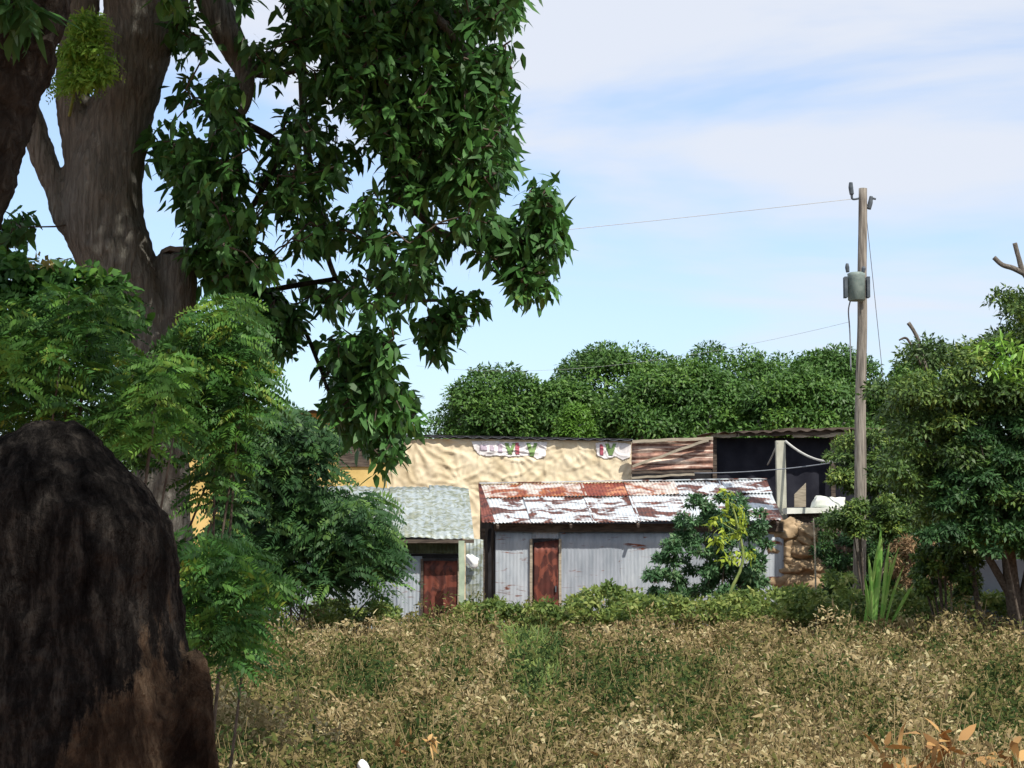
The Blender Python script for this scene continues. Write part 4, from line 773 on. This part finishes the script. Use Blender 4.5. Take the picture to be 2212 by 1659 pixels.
# ------------------------------------------------------------ weed field
GX0, GY0, GS = -15.0, 9.5, .07
GW, GH = int(30/GS), int(31/GS); HF = np.full((GH, GW), .22); TF = np.full((GH, GW), .5)
for k in range(5200):
    by = 10*(40/10)**(rng.random()**.8); bx = rng.uniform(-.37, .34)*by; br = rng.uniform(.16, .42)*(1+.02*(by-12)); bh = rng.uniform(.30, .80)+.20*noise.noise(Vector((bx*.5, by*.35, 7)))*1.6
    if rng.random() < .06: bh += .22
    bt_ = rng.choice([.62, .72, .5, .36, .22], p=[.34, .22, .2, .14, .10])+rng.normal()*.06
    i0, i1 = int((bx-br-GX0)/GS), int((bx+br-GX0)/GS)+1; j0, j1 = int((by-br-GY0)/GS), int((by+br-GY0)/GS)+1
    i0, j0, i1, j1 = max(i0, 0), max(j0, 0), min(i1, GW), min(j1, GH)
    if i1 <= i0 or j1 <= j0: continue
    gx_, gy_ = np.meshgrid(GX0+GS*np.arange(i0, i1), GY0+GS*np.arange(j0, j1)); q = ((gx_-bx)**2+(gy_-by)**2)/br**2
    hh = bh*np.sqrt(np.clip(1-q*.85, 0, 1))*(q < 1); m_ = hh > HF[j0:j1, i0:i1]; HF[j0:j1, i0:i1][m_] = hh[m_]; TF[j0:j1, i0:i1][m_] = bt_
def gidx(x, y): return min(max(int((y-GY0)/GS), 0), GH-1), min(max(int((x-GX0)/GS), 0), GW-1)
def weed_h(x, y): return HF[gidx(x, y)]
def weed_t(x, y): return TF[gidx(x, y)]
def patchy(x, y): return noise.noise(Vector((x*.45, y*.28, 8)))+.5*noise.noise(Vector((x*1.5, y*.9, 2)))
GREENS = [(1160, 1420, 55, 85, .55), (790, 1450, 75, 50, .5), (640, 1470, 45, 35, .35), (1690, 1490, 35, 45, .4), (1480, 1470, 60, 40, .3), (1330, 1480, 90, 40, .3), (2130, 1540, 70, 80, .4), (1560, 1590, 90, 50, .2), (1990, 1300, 200, 30, .3), (1700, 1300, 260, 25, .45), (1050, 1320, 80, 22, .45), (1820, 1500, 60, 40, .25), (1260, 1560, 120, 60, .2)]
def field(n, d0, d1, seed):
    P_, Dv, Nn, Ls, rv = [], [], [], [], []
    cnt = 0
    while cnt < n:
        u_ = rng.random(); d = math.sqrt(d0*d0+(d1*d1-d0*d0)*u_) if False else d0*(d1/d0)**(u_**.85)
        x = rng.uniform(-.36, .33)*d; h = weed_h(x, d)
        if x < -.18*d and d < 16: pass
        red = noise.noise(Vector((x*.7, d*.9, 40)))
        sx_ = 1106+FX*x/d; sy_ = 1150+FX*(CAM_Z-h*.8)/d
        if d < 13.4 and rng.random() < .8 and (sx_ > 1700+300*red): continue
        if d < 11.9 and rng.random() < .6 and red > -.1: continue
        z = gz(x, d)+h*(1.06-.8*rng.random()**1.5)
        s = (.037+.0013*(d-12))*rng.uniform(.5, 1.35)
        gr = 0
        for (gx, gy, rx, ry, k) in GREENS:
            q = ((sx_-gx)/rx)**2+((sy_-gy)/ry)**2
            if q < 1.6: gr = max(gr, k*max(0, 1-q/1.6)**.5)
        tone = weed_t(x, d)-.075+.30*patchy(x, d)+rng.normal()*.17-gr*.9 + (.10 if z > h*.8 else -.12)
        P_.append((x, d, z)); Ls.append(s); rv.append(tone); cnt += 1
    return np.array(P_), np.array(Ls), np.array(rv)
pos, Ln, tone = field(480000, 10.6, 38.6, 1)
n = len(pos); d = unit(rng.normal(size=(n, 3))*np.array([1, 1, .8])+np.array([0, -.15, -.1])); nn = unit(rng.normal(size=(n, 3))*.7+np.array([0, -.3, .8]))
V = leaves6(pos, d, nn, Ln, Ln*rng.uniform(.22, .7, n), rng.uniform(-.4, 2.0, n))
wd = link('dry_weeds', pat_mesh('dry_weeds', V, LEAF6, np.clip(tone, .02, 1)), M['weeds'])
tag(wd, 'knee-high field of withered tan weeds with scattered green tufts', 'weeds', kind='stuff')
# stalks of the weeds
n = 9000; dd = 10.8*(37/10.8)**(rng.random(n)**.85); xx = rng.uniform(-.36, .33, n)*dd
hz = np.array([weed_h(x, y) for x, y in zip(xx, dd)]); base = np.stack([xx, dd, np.zeros(n)], 1); tip = base+np.stack([rng.normal(size=n)*.2, rng.normal(size=n)*.15, hz*rng.uniform(.8, 1.18, n)], 1)
w = (.0035+.00012*dd)[:, None]*np.array([[1, 0, 0]]); V = np.stack([base-w, base+w, tip+w*.5, tip-w*.5, base+np.array([0, .006, 0]), tip+np.array([0, .006, 0])], 1)
ws = link('weed_stalks', pat_mesh('weed_stalks', V, [(0, 1, 2, 3), (1, 4, 5, 2), (4, 0, 3, 5)]), M['drystalk']); tag(ws, 'thin dry stalks of the withered weeds in the field', 'weeds', kind='stuff')
# green plants along the far edge of the field
def edge(n, polys, D, mm, name, lab, Lm, lr):
    lumps = []
    for poly, k in polys: lumps += [(Vector(c), lr*PX(D)*rng.uniform(.4, 2.3)) for c in pts3(sample_poly(poly, k), D, 2.2)]
    V, rv = lump_leaves(lumps, n, Lm, Lm*.55, .2, .7, True); tag(link(name, pat_mesh(name, V, LEAF6, rv), M[mm]), lab, 'ground cover', kind='stuff')
edge(30000, [([(1230, 1295), (1270, 1275), (1330, 1268), (1420, 1295), (1560, 1290), (1700, 1275), (1860, 1290), (2060, 1270), (2212, 1285), (2300, 1290), (2300, 1345), (1700, 1340), (1230, 1345)], 520), ([(1000, 1312), (1060, 1300), (1130, 1312), (1240, 1300), (1250, 1345), (960, 1350)], 90), ([(560, 1290), (860, 1310), (860, 1350), (560, 1350)], 70), ([(1760, 1240), (1850, 1250), (1850, 1290), (1760, 1290)], 14)], 34.5, 'green_weeds', 'green_undergrowth', 'band of low green leafy growth along the shack fronts', .10, 9)
gp_ = sample_poly([(1075, 1335), (1180, 1345), (1215, 1400), (1195, 1470), (1165, 1500), (1125, 1460), (1095, 1395)], 3600)
gpos = np.array([tuple(P(x, y, 5990/(y-1150))+Vector((0, 0, random.uniform(-.5, -.08)))) for x, y in gp_]); n = len(gpos)
V = leaves6(gpos, unit(rng.normal(size=(n, 3))*.6+np.array([0, 0, .6])), unit(rng.normal(size=(n, 3))+np.array([0, -1., .3])), rng.uniform(.07, .2, n), rng.uniform(.015, .03, n), rng.uniform(0, .9, n))
tag(link('green_grass', pat_mesh('green_grass', V, LEAF6, rng.random(n)*.75), M['green_weeds']), 'patch of fresh green grass in the middle of the dry field', 'ground cover', kind='stuff')
# fallen dead leaves and litter
lit = []
for k, (px, py) in enumerate([(1925, 1632), (2060, 1620), (2030, 1610), (930, 1600), (870, 1608), (2130, 1650), (2185, 1622), (1300, 1652), (2000, 1650)]):
    c = P(px, py, 12.4); c.z = max(c.z, .12) if py > 1615 else c.z
    V, rv = whorls(np.array([tuple(c)]), 10, .08 if k in (3, 4, 7) else .15, .025 if k in (3, 4, 7) else .06, .1); o = link('dead_leaves', pat_mesh('dead_leaves', V, LEAF6, rv), M['leaf_litter'])
    tag(o, ['curled orange dead leaves at bottom right beside the bare soil', 'orange dead leaves near the bottom right corner', 'small curled brown leaves above the bare soil', 'bright orange dead leaf spray low in the middle field', 'yellowish dead leaf left of the orange spray', 'dead leaves on the soil at the lowest right', 'dead leaves at the right frame edge by the soil', 'brown dead leaves at the bottom centre', 'dead leaves on the soil between orange ones'][k], 'dead leaves', 'sprays of orange dead leaves')
bm = bmesh.new(); bmesh.ops.create_icosphere(bm, subdivisions=3, radius=.035)
for v in bm.verts: v.co *= 1+.5*noise.noise(v.co*30); v.co.z *= 1.1
o = bm_obj('litter', bm, M['white_cloth'], None, True); o.location = P(785, 1655, 11.5); tag(o, 'white crumpled plastic scrap at the bottom edge of the weeds', 'litter')
